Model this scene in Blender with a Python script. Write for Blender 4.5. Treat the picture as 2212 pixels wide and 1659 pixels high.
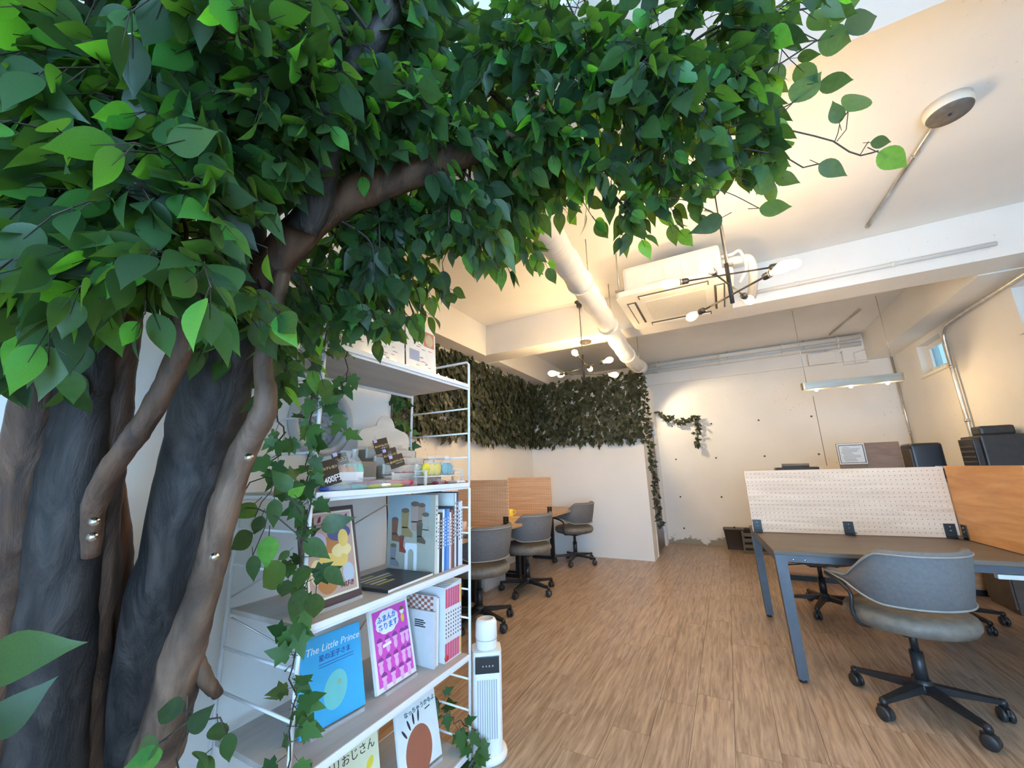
import bpy, bmesh, math, random
from mathutils import Vector, Matrix, Euler
random.seed(11)
PI = math.pi
scene = bpy.context.scene
for o in list(bpy.data.objects):
    bpy.data.objects.remove(o)
COL = scene.collection

# ------------------------------------------------------------------ camera
W, H, FPX, CAMZ = 2212, 1659, 838.0, 1.24
def _unit(v): return Vector(v).normalized()
_d = _unit((464, 177, FPX)); _z = _unit((-106, -3730, FPX))
_z = (_z - _d * _z.dot(_d)).normalized(); _x = _d.cross(_z)
RW = Matrix((_x, _d, _z))                      # rows: world axes in image space (x right, y down, z forward)
EYE = Vector((0, 0, CAMZ))
right, down, fwd = RW @ Vector((1, 0, 0)), RW @ Vector((0, 1, 0)), RW @ Vector((0, 0, 1))
cam_d = bpy.data.cameras.new('camera'); cam = bpy.data.objects.new('camera', cam_d); COL.objects.link(cam)
cam.matrix_world = Matrix(((right.x, -down.x, -fwd.x, EYE.x), (right.y, -down.y, -fwd.y, EYE.y),
                           (right.z, -down.z, -fwd.z, EYE.z), (0, 0, 0, 1)))
cam_d.sensor_fit = 'HORIZONTAL'; cam_d.sensor_width = 36; cam_d.lens = 36 * FPX / W
cam_d.clip_start = 0.02; cam_d.clip_end = 100
scene.camera = cam

def ray(px, py): return RW @ Vector((px - W / 2, py - H / 2, FPX))
def at_depth(px, py, d): return EYE + ray(px, py) * (d / FPX)
def at_z(px, py, z):
    r = ray(px, py); return EYE + r * ((z - CAMZ) / r.z)
def at_x(px, py, x):
    r = ray(px, py); return EYE + r * (x / r.x)
def at_y(px, py, y):
    r = ray(px, py); return EYE + r * (y / r.y)
def to_px(p):
    v = RW.transposed() @ (Vector(p) - EYE)
    return (v.x / v.z * FPX + W / 2, v.y / v.z * FPX + H / 2, v.z)

# ------------------------------------------------------------------ world, light, exposure
world = bpy.data.worlds.new('sky'); scene.world = world; world.use_nodes = True
bg = world.node_tree.nodes['Background']
bg.inputs[0].default_value = (0.39, 0.67, 1.0, 1); bg.inputs[1].default_value = 10.0
scene.view_settings.view_transform = 'Standard'; scene.view_settings.look = 'None'
scene.view_settings.gamma = 1; scene.view_settings.use_curve_mapping = False
scene.view_settings.exposure = 0.92
WARM = (1.0, 0.69, 0.35)
BULB_W = 9.5
def portal(name, loc, rot, sx, sy):
    l = bpy.data.lights.new(name, 'AREA'); l.shape = 'RECTANGLE'; l.size = sx; l.size_y = sy
    l.cycles.is_portal = True
    o = bpy.data.objects.new(name, l); COL.objects.link(o); o.location = loc; o.rotation_euler = rot
portal('shopfront_daylight', (0.975, -1.33, 1.2), (PI / 2, 0, PI), 2.35, 2.3)
portal('window_daylight', (2.44, 6.27, 2.45), (0, PI / 2, 0), 0.35, 0.6)
portal('window_daylight', (2.44, 4.37, 2.45), (0, PI / 2, 0), 0.35, 0.6)

# ------------------------------------------------------------------ materials
MATS = {}
def nodes_of(m):
    nt = m.node_tree; return nt, nt.nodes, nt.links
def mat(name, col, rough=0.5, metal=0.0, var=0.0, scale=(8, 8, 8), bump=0.0, spec=0.5, emit=None, coat=0.0, rnd=0.0, detail=6, coords='Object'):
    if name in MATS: return MATS[name]
    m = bpy.data.materials.new(name); m.use_nodes = True; MATS[name] = m
    nt, N, L = nodes_of(m); b = N['Principled BSDF']
    b.inputs['Base Color'].default_value = (*col, 1); b.inputs['Roughness'].default_value = rough
    b.inputs['Metallic'].default_value = metal; b.inputs['Specular IOR Level'].default_value = spec
    b.inputs['Coat Weight'].default_value = coat
    if emit:
        b.inputs['Emission Color'].default_value = (*emit[0], 1); b.inputs['Emission Strength'].default_value = emit[1]
    if var or bump:
        tc = N.new('ShaderNodeTexCoord'); mp = N.new('ShaderNodeMapping'); mp.inputs['Scale'].default_value = scale
        nz = N.new('ShaderNodeTexNoise'); nz.inputs['Scale'].default_value = 1.0; nz.inputs['Detail'].default_value = detail
        L.new(tc.outputs[coords], mp.inputs[0]); L.new(mp.outputs[0], nz.inputs['Vector'])
        if rnd:
            oi = N.new('ShaderNodeObjectInfo'); ml = N.new('ShaderNodeVectorMath'); ml.operation = 'ADD'
            L.new(oi.outputs['Random'], nz.inputs['W']); nz.noise_dimensions = '4D'
            mw = N.new('ShaderNodeMath'); mw.operation = 'MULTIPLY'; mw.inputs[1].default_value = 50
            L.new(oi.outputs['Random'], mw.inputs[0]); L.new(mw.outputs[0], nz.inputs['W'])
        cr = N.new('ShaderNodeValToRGB'); e = cr.color_ramp.elements
        e[0].position = 0.3; e[1].position = 0.7
        e[0].color = tuple(max(0, c * (1 - var)) for c in col) + (1,); e[1].color = tuple(min(1, c * (1 + var)) for c in col) + (1,)
        L.new(nz.outputs['Fac'], cr.inputs[0]); out = cr.outputs[0]
        if rnd:
            hs = N.new('ShaderNodeHueSaturation'); mr = N.new('ShaderNodeMapRange')
            mr.inputs['To Min'].default_value = 1 - rnd; mr.inputs['To Max'].default_value = 1 + rnd
            L.new(oi.outputs['Random'], mr.inputs[0]); L.new(mr.outputs[0], hs.inputs['Value']); L.new(out, hs.inputs['Color']); out = hs.outputs[0]
        L.new(out, b.inputs['Base Color'])
        if bump:
            bp = N.new('ShaderNodeBump'); bp.inputs['Strength'].default_value = bump; bp.inputs['Distance'].default_value = 0.01
            L.new(nz.outputs['Fac'], bp.inputs['Height']); L.new(bp.outputs[0], b.inputs['Normal'])
    return m

def concrete(name, col, spots=0.5, base_peel=False):
    if name in MATS: return MATS[name]
    m = mat(name, col, 0.55, var=0.05, scale=(1.3, 1.3, 1.3), bump=0.0, spec=0.35)
    nt, N, L = nodes_of(m); b = N['Principled BSDF']; src = b.inputs['Base Color'].links[0].from_socket
    tc = N.new('ShaderNodeTexCoord')
    n1 = N.new('ShaderNodeTexNoise'); n1.inputs['Scale'].default_value = 34; n1.inputs['Detail'].default_value = 5
    n2 = N.new('ShaderNodeTexNoise'); n2.inputs['Scale'].default_value = 1.1; n2.inputs['Detail'].default_value = 2
    L.new(tc.outputs['Object'], n1.inputs['Vector']); L.new(tc.outputs['Object'], n2.inputs['Vector'])
    r1 = N.new('ShaderNodeMapRange'); r1.inputs['From Min'].default_value = 0.66; r1.inputs['From Max'].default_value = 0.70
    r2 = N.new('ShaderNodeMapRange'); r2.inputs['From Min'].default_value = 0.52; r2.inputs['From Max'].default_value = 0.62
    L.new(n1.outputs['Fac'], r1.inputs[0]); L.new(n2.outputs['Fac'], r2.inputs[0])
    mu = N.new('ShaderNodeMath'); mu.operation = 'MULTIPLY'; L.new(r1.outputs[0], mu.inputs[0]); L.new(r2.outputs[0], mu.inputs[1])
    m3 = N.new('ShaderNodeMath'); m3.operation = 'MULTIPLY'; m3.inputs[1].default_value = spots; L.new(mu.outputs[0], m3.inputs[0])
    mx = N.new('ShaderNodeMixRGB'); mx.inputs[2].default_value = (0.22, 0.19, 0.15, 1); L.new(m3.outputs[0], mx.inputs[0]); L.new(src, mx.inputs[1])
    out = mx.outputs[0]
    if base_peel:
        sp = N.new('ShaderNodeSeparateXYZ'); L.new(tc.outputs['Object'], sp.inputs[0])
        n4 = N.new('ShaderNodeTexNoise'); n4.inputs['Scale'].default_value = 4.0; n4.inputs['Detail'].default_value = 12; n4.inputs['Roughness'].default_value = .72; L.new(tc.outputs['Object'], n4.inputs['Vector'])
        sb = N.new('ShaderNodeMath'); sb.operation = 'MULTIPLY_ADD'; sb.inputs[1].default_value = 0.62; sb.inputs[2].default_value = -0.22
        L.new(n4.outputs['Fac'], sb.inputs[0])
        lt = N.new('ShaderNodeMath'); lt.operation = 'LESS_THAN'; L.new(sp.outputs['Z'], lt.inputs[0]); L.new(sb.outputs[0], lt.inputs[1])
        m4 = N.new('ShaderNodeMixRGB'); m4.inputs[2].default_value = (0.34, 0.30, 0.23, 1); L.new(lt.outputs[0], m4.inputs[0]); L.new(out, m4.inputs[1]); out = m4.outputs[0]
    L.new(out, b.inputs['Base Color'])
    bp = N.new('ShaderNodeBump'); bp.inputs['Strength'].default_value = 0.12; bp.inputs['Distance'].default_value = 0.01
    n5 = N.new('ShaderNodeTexNoise'); n5.inputs['Scale'].default_value = 9; n5.inputs['Detail'].default_value = 8; L.new(tc.outputs['Object'], n5.inputs['Vector'])
    L.new(n5.outputs['Fac'], bp.inputs['Height']); L.new(bp.outputs[0], b.inputs['Normal'])
    return m

def wood(name, c1, c2, grain=(1.2, 14, 14), rough=0.45, holes=None, rnd=0.0, wscale=1.0, bump=0.05, ramp=(.34, .66), bd=.004):
    """streaky wood grain running along local X; holes=(axis_a, axis_b, pitch, radius) paints a pegboard's small bores"""
    if name in MATS: return MATS[name]
    m = bpy.data.materials.new(name); m.use_nodes = True; MATS[name] = m
    nt, N, L = nodes_of(m); b = N['Principled BSDF']; b.inputs['Roughness'].default_value = rough
    tc = N.new('ShaderNodeTexCoord'); mp = N.new('ShaderNodeMapping'); mp.inputs['Scale'].default_value = tuple(g * wscale for g in grain)
    L.new(tc.outputs['Object'], mp.inputs[0])
    oi = N.new('ShaderNodeObjectInfo'); mw = N.new('ShaderNodeMath'); mw.operation = 'MULTIPLY'; mw.inputs[1].default_value = 77
    L.new(oi.outputs['Random'], mw.inputs[0])
    nz = N.new('ShaderNodeTexNoise'); nz.noise_dimensions = '4D'; nz.inputs['Scale'].default_value = 1.6; nz.inputs['Detail'].default_value = 9
    nz.inputs['Roughness'].default_value = 0.62; nz.inputs['Distortion'].default_value = 0.8
    L.new(mp.outputs[0], nz.inputs['Vector']); L.new(mw.outputs[0], nz.inputs['W'])
    cr = N.new('ShaderNodeValToRGB'); e = cr.color_ramp.elements
    e[0].position, e[1].position = ramp; e[0].color = (*c1, 1); e[1].color = (*c2, 1)
    L.new(nz.outputs['Fac'], cr.inputs[0]); out = cr.outputs[0]
    if rnd:
        hs = N.new('ShaderNodeHueSaturation'); mr = N.new('ShaderNodeMapRange'); mr.inputs['To Min'].default_value = 1 - rnd; mr.inputs['To Max'].default_value = 1 + rnd
        L.new(oi.outputs['Random'], mr.inputs[0]); L.new(mr.outputs[0], hs.inputs['Value']); L.new(out, hs.inputs['Color']); out = hs.outputs[0]
    if holes:
        a, c, pitch, rad = holes
        sp = N.new('ShaderNodeSeparateXYZ'); L.new(tc.outputs['Object'], sp.inputs[0])
        ds = []
        for ax in (a, c):
            md = N.new('ShaderNodeMath'); md.operation = 'PINGPONG'; md.inputs[1].default_value = pitch / 2
            L.new(sp.outputs[ax], md.inputs[0]); pw = N.new('ShaderNodeMath'); pw.operation = 'POWER'; pw.inputs[1].default_value = 2
            L.new(md.outputs[0], pw.inputs[0]); ds.append(pw)
        ad = N.new('ShaderNodeMath'); ad.operation = 'ADD'; L.new(ds[0].outputs[0], ad.inputs[0]); L.new(ds[1].outputs[0], ad.inputs[1])
        lt = N.new('ShaderNodeMath'); lt.operation = 'LESS_THAN'; lt.inputs[1].default_value = rad * rad; L.new(ad.outputs[0], lt.inputs[0])
        mx = N.new('ShaderNodeMixRGB'); mx.inputs[2].default_value = (0.24, 0.14, 0.09, 1); L.new(lt.outputs[0], mx.inputs[0]); L.new(out, mx.inputs[1]); out = mx.outputs[0]
    L.new(out, b.inputs['Base Color'])
    if bump:
        bp = N.new('ShaderNodeBump'); bp.inputs['Strength'].default_value = bump; bp.inputs['Distance'].default_value = bd
        L.new(nz.outputs['Fac'], bp.inputs['Height']); L.new(bp.outputs[0], b.inputs['Normal'])
    return m

def leaf_mat(name, c1, c2, trans, rough=0.42, tmix=0.45, hi=None):
    m = bpy.data.materials.new(name); m.use_nodes = True; MATS[name] = m
    nt, N, L = nodes_of(m); b = N['Principled BSDF']; out = N['Material Output']
    b.inputs['Roughness'].default_value = rough; b.inputs['Specular IOR Level'].default_value = 0.4
    g = N.new('ShaderNodeNewGeometry'); oi = N.new('ShaderNodeObjectInfo')
    ad = N.new('ShaderNodeMath'); ad.operation = 'ADD'; L.new(g.outputs['Random Per Island'], ad.inputs[0]); L.new(oi.outputs['Random'], ad.inputs[1])
    fr = N.new('ShaderNodeMath'); fr.operation = 'FRACT'; L.new(ad.outputs[0], fr.inputs[0])
    cr = N.new('ShaderNodeValToRGB'); e = cr.color_ramp.elements; e[0].color = (*c1, 1); e[1].color = (*(hi or c2), 1)
    if hi: k_ = e.new(.82); k_.color = (*c2, 1)
    L.new(fr.outputs[0], cr.inputs[0])
    tc = N.new('ShaderNodeTexCoord'); nz = N.new('ShaderNodeTexNoise'); nz.inputs['Scale'].default_value = 70; nz.inputs['Detail'].default_value = 4
    L.new(tc.outputs['Object'], nz.inputs['Vector'])
    hs = N.new('ShaderNodeHueSaturation'); mr = N.new('ShaderNodeMapRange'); mr.inputs['To Min'].default_value = 0.7; mr.inputs['To Max'].default_value = 1.3
    L.new(nz.outputs['Fac'], mr.inputs[0]); L.new(mr.outputs[0], hs.inputs['Value']); L.new(cr.outputs[0], hs.inputs['Color'])
    L.new(hs.outputs[0], b.inputs['Base Color'])
    tr = N.new('ShaderNodeBsdfTranslucent'); mt = N.new('ShaderNodeMixRGB'); mt.blend_type = 'MULTIPLY'; mt.inputs[0].default_value = 1; mt.inputs[2].default_value = (*trans, 1)
    L.new(hs.outputs[0], mt.inputs[1]); L.new(mt.outputs[0], tr.inputs[0])
    mx = N.new('ShaderNodeMixShader'); mx.inputs[0].default_value = tmix
    L.new(b.outputs[0], mx.inputs[1]); L.new(tr.outputs[0], mx.inputs[2]); L.new(mx.outputs[0], out.inputs[0])
    return m

def glassy(name, col, alpha, rough=0.1, emit=None, tint=(1, 1, 1)):
    m = bpy.data.materials.new(name); m.use_nodes = True; MATS[name] = m
    nt, N, L = nodes_of(m); out = N['Material Output']; b = N['Principled BSDF']
    b.inputs['Base Color'].default_value = (*col, 1); b.inputs['Roughness'].default_value = rough
    if emit: b.inputs['Emission Color'].default_value = (*emit[0], 1); b.inputs['Emission Strength'].default_value = emit[1]
    t = N.new('ShaderNodeBsdfTransparent'); t.inputs[0].default_value = (*tint, 1); mx = N.new('ShaderNodeMixShader'); mx.inputs[0].default_value = alpha
    L.new(t.outputs[0], mx.inputs[1]); L.new(b.outputs[0], mx.inputs[2]); L.new(mx.outputs[0], out.inputs[0])
    return m

def painted_concrete(): return concrete('painted_concrete_wall', (0.80, 0.785, 0.75), 0.75, True)
WALL = painted_concrete()
WALLS = concrete('painted_side_wall', (0.80, 0.785, 0.75), 0.7)
PLASTER = mat('smooth_white_plaster', (0.84, 0.83, 0.81), 0.6, var=0.02, scale=(2, 2, 2))
CEIL = concrete('painted_ceiling', (0.82, 0.80, 0.76), 0.18)
WHITE = mat('white_powder_coat', (0.80, 0.82, 0.85), 0.35, var=0.02, scale=(20, 20, 20))
WPLAS = mat('white_plastic', (0.82, 0.82, 0.81), 0.38, var=0.02, scale=(10, 10, 10))
AIVORY = mat('ivory_plastic', (0.74, 0.71, 0.64), 0.45, var=0.04, scale=(6, 6, 6))
DARKV = mat('dark_vent', (0.10, 0.09, 0.08), 0.6, var=0.1)
BLACK = mat('black_metal', (0.030, 0.032, 0.036), 0.38, 0.3, var=0.15, scale=(30, 30, 30))
BLKPL = mat('black_plastic', (0.028, 0.027, 0.028), 0.42, var=0.2, scale=(25, 25, 25))
BLUEMET = mat('slate_painted_steel', (0.075, 0.085, 0.105), 0.42, 0.2, var=0.12, scale=(14, 14, 14))
STEEL = mat('galvanised_steel', (0.55, 0.54, 0.52), 0.32, 0.85, var=0.15, scale=(14, 14, 14))
CHROME = mat('chrome', (0.75, 0.75, 0.76), 0.15, 1.0, var=0.03)
LEATHER = mat('worn_grey_leather', (0.17, 0.152, 0.13), 0.5, var=0.22, scale=(26, 26, 26), bump=0.15)
LEATHER2 = mat('grey_back_fabric', (0.150, 0.150, 0.155), 0.72, var=0.10, scale=(60, 60, 60), bump=0.1)
PIPING = mat('pale_grey_piping', (0.30, 0.29, 0.27), 0.5, var=0.1, scale=(40, 40, 40))
PLANK = wood('vinyl_floor_plank', (0.235, 0.150, 0.098), (0.540, 0.400, 0.290), grain=(34, 2.4, 34), rough=0.34, rnd=0.07, bump=0.06)
PANEL = wood('lauan_panel', (0.50, 0.255, 0.115), (0.66, 0.38, 0.19), grain=(1.4, 12, 9), rough=0.5)
PEGX = wood('pegboard_along_x', (0.66, 0.49, 0.36), (0.82, 0.66, 0.51), grain=(1.3, 10, 13), rough=0.55, holes=('X', 'Z', 0.03, 0.0029))
PEGL = wood('pegboard_warm', (0.58, 0.34, 0.19), (0.72, 0.46, 0.28), grain=(1.3, 10, 13), rough=0.55, holes=('X', 'Z', 0.03, 0.0035))
PANELY = wood('lauan_panel_cross', (0.50, 0.24, 0.085), (0.66, 0.36, 0.15), grain=(9, 1.4, 12), rough=0.5)
OAKTOP = wood('oak_desk_top', (0.40, 0.24, 0.12), (0.58, 0.38, 0.21), grain=(12, 1.3, 12), rough=0.4)
DARKTOP = wood('dark_walnut_top', (0.105, 0.080, 0.062), (0.150, 0.118, 0.092), grain=(1.5, 12, 12), rough=0.5)
SHELFW = wood('greyed_shelf_board', (0.42, 0.37, 0.33), (0.52, 0.47, 0.43), grain=(10, 1.2, 10), rough=0.5)
PLY = wood('pale_birch_ply', (0.62, 0.57, 0.50), (0.72, 0.67, 0.60), grain=(8, 1.5, 8), rough=0.55)
CARDB = mat('grey_brown_board', (0.26, 0.205, 0.15), 0.8, var=0.08, scale=(30, 30, 30))
BARK_D = wood('dark_bark', (0.006, 0.0055, 0.007), (0.062, 0.052, 0.050), grain=(11, 11, 2.4), rough=0.6, bump=0.7, ramp=(.42, .70), bd=.02)
BARK_B = wood('brown_bark', (0.028, 0.013, 0.008), (0.130, 0.066, 0.038), grain=(10, 10, 1.8), rough=0.55, bump=0.7, ramp=(.38, .64), bd=.02)
BARK_L = wood('pale_brown_bark', (0.045, 0.025, 0.016), (0.21, 0.125, 0.085), grain=(8, 8, 2.0), rough=0.6, bump=0.7, ramp=(.40, .66), bd=.02)
BARK_R = wood('reddish_bark', (0.040, 0.014, 0.006), (0.17, 0.062, 0.026), grain=(12, 12, 1.8), rough=0.5, bump=0.5)
TWIG = mat('dark_twig', (0.030, 0.022, 0.015), 0.6, var=0.3, scale=(40, 40, 40))
LEAF = leaf_mat('ficus_leaf', (0.016, 0.045, 0.026), (0.034, 0.095, 0.032), (6.0, 4.2, 0.9), tmix=.43, hi=(0.06, 0.24, 0.05))
LEAFST = mat('leaf_stalk', (0.022, 0.020, 0.010), 0.6, var=0.2, scale=(40, 40, 40))
IVY = leaf_mat('ivy_leaf', (0.020, 0.065, 0.018), (0.070, 0.17, 0.045), (1.6, 1.7, 0.8), tmix=0.3)
IVYW = leaf_mat('wall_ivy_leaf', (0.018, 0.028, 0.016), (0.075, 0.090, 0.060), (1.4, 1.5, 0.8), tmix=0.2)
GLASS = glassy('window_glass', (0.75, 0.88, 0.92), 0.12, 0.03)
BULBG = glassy('lit_bulb_glass', (1.0, 0.8, 0.5), 0.22, 0.05, ((1.0, 0.66, 0.28), 3.0))
FILA = mat('glowing_filament', (1, .8, .5), 0.5, emit=((1.0, 0.72, 0.36), 60.0), var=0.01)
SKYDIM = glassy('sky_dimming_glass', (0.6, 0.8, 0.85), 0.1, 0.05, tint=(0.26, 0.28, 0.265))  # grey tint added to dim the over-bright sky behind the small panes
CELLO = glassy('cellophane', (0.85, 0.85, 0.85), 0.22, 0.08)

# ------------------------------------------------------------------ mesh helpers
class MB:
    def __init__(s): s.bm = bmesh.new()
    def _place(s, bm2, M, mi, smooth=False):
        if M is not None: bmesh.ops.transform(bm2, matrix=M, verts=bm2.verts)
        for f in bm2.faces: f.material_index = mi; f.smooth = smooth
        me = bpy.data.meshes.new('tmp'); bm2.to_mesh(me); bm2.free(); s.bm.from_mesh(me); bpy.data.meshes.remove(me)
        return s
    def box(s, a, b, bev=0.0, mi=0, M=None, seg=2, smooth=False):
        bm2 = bmesh.new(); bmesh.ops.create_cube(bm2, size=1)
        sz = [abs(b[i] - a[i]) for i in range(3)]; c = [(a[i] + b[i]) / 2 for i in range(3)]
        bmesh.ops.transform(bm2, matrix=Matrix.Translation(c) @ Matrix.Diagonal((*sz, 1)), verts=bm2.verts)
        if bev: bmesh.ops.bevel(bm2, geom=list(bm2.edges), offset=min(bev, min(sz) * 0.49), segments=seg, affect='EDGES', profile=0.6)
        return s._place(bm2, M, mi, smooth)
    def tube(s, pts, r, n=8, mi=0, cap=True, M=None, smooth=True):
        pts = [Vector(p) for p in pts]; rs = r if isinstance(r, (list, tuple)) else [r] * len(pts)
        bm2 = bmesh.new(); rings = []; prev = None
        for i, p in enumerate(pts):
            t = (pts[min(i + 1, len(pts) - 1)] - pts[max(i - 1, 0)]).normalized()
            if prev is None: u = t.orthogonal().normalized()
            else:
                u = prev - t * prev.dot(t); u = u.normalized() if u.length > 1e-6 else t.orthogonal().normalized()
            prev = u; v = t.cross(u)
            rings.append([bm2.verts.new(p + (u * math.cos(k * 2 * PI / n) + v * math.sin(k * 2 * PI / n)) * rs[i]) for k in range(n)])
        for a, b in zip(rings, rings[1:]):
            for k in range(n): bm2.faces.new((a[k], a[(k + 1) % n], b[(k + 1) % n], b[k]))
        if cap: bm2.faces.new(rings[0][::-1]); bm2.faces.new(rings[-1])
        return s._place(bm2, M, mi, smooth)
    def lathe(s, prof, n=24, mi=0, M=None, smooth=True, sx=1, sy=1):
        bm2 = bmesh.new(); rings = []
        for r, z in prof:
            if r < 1e-6: rings.append([bm2.verts.new((0, 0, z))])
            else: rings.append([bm2.verts.new((r * sx * math.cos(k * 2 * PI / n), r * sy * math.sin(k * 2 * PI / n), z)) for k in range(n)])
        for a, b in zip(rings, rings[1:]):
            for k in range(n):
                k2 = (k + 1) % n
                if len(a) == 1 and len(b) == 1: continue
                if len(a) == 1: bm2.faces.new((a[0], b[k2], b[k]))
                elif len(b) == 1: bm2.faces.new((a[k], a[k2], b[0]))
                else: bm2.faces.new((a[k], a[k2], b[k2], b[k]))
        bmesh.ops.recalc_face_normals(bm2, faces=bm2.faces)
        return s._place(bm2, M, mi, smooth)
    def prism(s, poly, t0, t1, mi=0, M=None, bev=0.0):
        """polygon in local XY extruded from z=t0 to z=t1"""
        bm2 = bmesh.new(); a = [bm2.verts.new((x, y, t0)) for x, y in poly]; b = [bm2.verts.new((x, y, t1)) for x, y in poly]
        n = len(poly); bm2.faces.new(a[::-1]); bm2.faces.new(b)
        for k in range(n): bm2.faces.new((a[k], a[(k + 1) % n], b[(k + 1) % n], b[k]))
        bmesh.ops.recalc_face_normals(bm2, faces=bm2.faces)
        return s._place(bm2, M, mi)
    def grid(s, rows, mi=0, close=False, smooth=True, M=None):
        bm2 = bmesh.new(); V = [[bm2.verts.new(p) for p in r] for r in rows]
        for a, b in zip(V, V[1:]):
            m = len(a)
            for k in range(m if close else m - 1): bm2.faces.new((a[k], a[(k + 1) % m], b[(k + 1) % m], b[k]))
        bmesh.ops.recalc_face_normals(bm2, faces=bm2.faces)
        return s._place(bm2, M, mi, smooth)
    def mesh(s, name, mats):
        me = bpy.data.meshes.new(name); s.bm.to_mesh(me); s.bm.free()
        for m in (mats if isinstance(mats, (list, tuple)) else [mats]): me.materials.append(m)
        return me
    def build(s, name, mats, parent=None):
        return obj(name, s.mesh(name, mats), parent)

def obj(name, me, parent=None, M=None):
    o = bpy.data.objects.new(name, me); COL.objects.link(o)
    if parent is not None: o.parent = parent
    if M is not None: o.matrix_basis = M
    return o
def tag(o, label, cat, group=None):
    o['label'] = label; o['category'] = cat
    if group: o['group'] = group
    return o
def thing(name, label, cat, loc=(0, 0, 0), rz=0.0, group=None):
    o = bpy.data.objects.new(name, None); COL.objects.link(o); o.location = loc; o.rotation_euler = (0, 0, rz); o.empty_display_size = 0.1
    return tag(o, label, cat, group)
def structure(o): o['kind'] = 'structure'; return o
def copy_tree(o, parent=None):
    c = o.copy(); COL.objects.link(c); c.parent = parent
    for ch in list(o.children): copy_tree(ch, c)
    return c
def bezier(pts, n=16):
    """Catmull-Rom through the points"""
    P = [Vector(p) for p in pts]; P = [P[0] * 2 - P[1]] + P + [P[-1] * 2 - P[-2]]; out = []
    for i in range(1, len(P) - 2):
        for k in range(n):
            t = k / n; a, b, c, d = P[i - 1:i + 3]
            out.append(0.5 * ((2 * b) + (c - a) * t + (2 * a - 5 * b + 4 * c - d) * t * t + (3 * b - a - 3 * c + d) * t ** 3))
    out.append(P[-2]); return out
def arc(c, r, a0, a1, n, ax=(0, 1)):
    return [(c[0] + r * math.cos(a0 + (a1 - a0) * k / n), c[1] + r * math.sin(a0 + (a1 - a0) * k / n)) for k in range(n + 1)]
def roundrect(x0, y0, x1, y1, r, n=5):
    return arc((x1 - r, y0 + r), r, -PI / 2, 0, n) + arc((x1 - r, y1 - r), r, 0, PI / 2, n) + arc((x0 + r, y1 - r), r, PI / 2, PI, n) + arc((x0 + r, y0 + r), r, PI, 1.5 * PI, n)
def text(body, size, M, m, parent, name='lettering', align='CENTER', shear=0.0, depth=0.0004, sx=1.0, bold=0.0):
    cu = bpy.data.curves.new(name, 'FONT'); cu.body = body; cu.size = size; cu.align_x = align; cu.align_y = 'CENTER'
    cu.extrude = depth; cu.shear = shear; cu.resolution_u = 3; cu.offset = bold
    t = bpy.data.objects.new('tmp_text', cu); COL.objects.link(t)
    dg = bpy.context.evaluated_depsgraph_get(); me = bpy.data.meshes.new_from_object(t.evaluated_get(dg))
    bpy.data.objects.remove(t); bpy.data.curves.remove(cu); me.materials.clear(); me.materials.append(m)
    return obj(name, me, parent, M @ Matrix.Diagonal((sx, 1, 1, 1)))

# ================================================================== the room
XL, XR, YB, YF, ZC = -2.80, 2.30, 7.38, -1.35, 3.12
fl = structure(MB().box((XL - .1, YF - .1, -.12), (XR + .1, YB + .1, -.0105)).build('floor', CARDB))
PW, PLN = 0.178, 1.22
plank_cache = {}
nx = math.ceil((XR - XL) / PW)
for i in range(nx):
    x0 = XL + i * PW; x1 = min(x0 + PW, XR); y = YF - random.random() * PLN
    while y < YB:
        y0, y1 = max(y, YF), min(y + PLN, YB); y += PLN
        if y1 - y0 < .02: continue
        key = (round(x1 - x0, 3), round(y1 - y0, 3))
        if key not in plank_cache:
            plank_cache[key] = MB().box((0.0008, 0.0008, -.01), (x1 - x0 - .0008, y1 - y0 - .0008, 0)).mesh('plank', PLANK)
        obj('plank', plank_cache[key], fl, Matrix.Translation((x0, y0, 0)))
structure(MB().box((XL, YB, 0), (XR, YB + .15, ZC)).build('wall_back', WALL))
wl = structure(MB().box((XL - .15, YF, 0), (XL, YB, ZC)).build('wall_left', WALLS))
# right wall with two small high windows
WIN = [(5.97, 6.58, 2.27, 2.64), (4.07, 4.68, 2.27, 2.64)]
mb = MB(); ys = [YF, 4.07, 4.68, 5.97, 6.58, YB]
mb.box((XR, YF, 0), (XR + .2, YB, 2.27)).box((XR, YF, 2.64), (XR + .2, YB, ZC))
for a, b in ((YF, 4.07), (4.68, 5.97), (6.58, YB)): mb.box((XR, a, 2.27), (XR + .2, b, 2.64))
structure(mb.build('wall_right', WALLS))
for n, (a, b, z0, z1) in enumerate(WIN):
    w = structure(MB().box((XR + .10, a, z0), (XR + .14, a + .045, z1)).box((XR + .10, b - .045, z0), (XR + .14, b, z1))
                  .box((XR + .10, a + .045, z0), (XR + .14, b - .045, z0 + .045)).box((XR + .10, a + .045, z1 - .045), (XR + .14, b - .045, z1)).build('window_%d' % (n + 1), WHITE))
    MB().box((XR + .115, a + .04, z0 + .04), (XR + .121, b - .04, z1 - .04)).build('pane', SKYDIM, w)
    MB().box((XR + .085, a + .045, z0 + .045), (XR + .105, a + .065, z1 - .045)).box((XR + .085, b - .065, z0 + .045), (XR + .105, b - .045, z1 - .045)).box((XR + .085, a + .065, z0 + .045), (XR + .105, b - .065, z0 + .065)).box((XR + .085, a + .065, z1 - .065), (XR + .105, b - .065, z1 - .045)).build('sash', WHITE, w)
    MB().box((XR + .05, b - .22, z0 + .005), (XR + .085, b - .12, z0 + .06), .006).build('latch', WPLAS, w)
    MB().box((XR - .03, a - .04, z0 - .035), (XR + .10, b + .04, z0), .004).build('sill', WALL, w)
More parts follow.
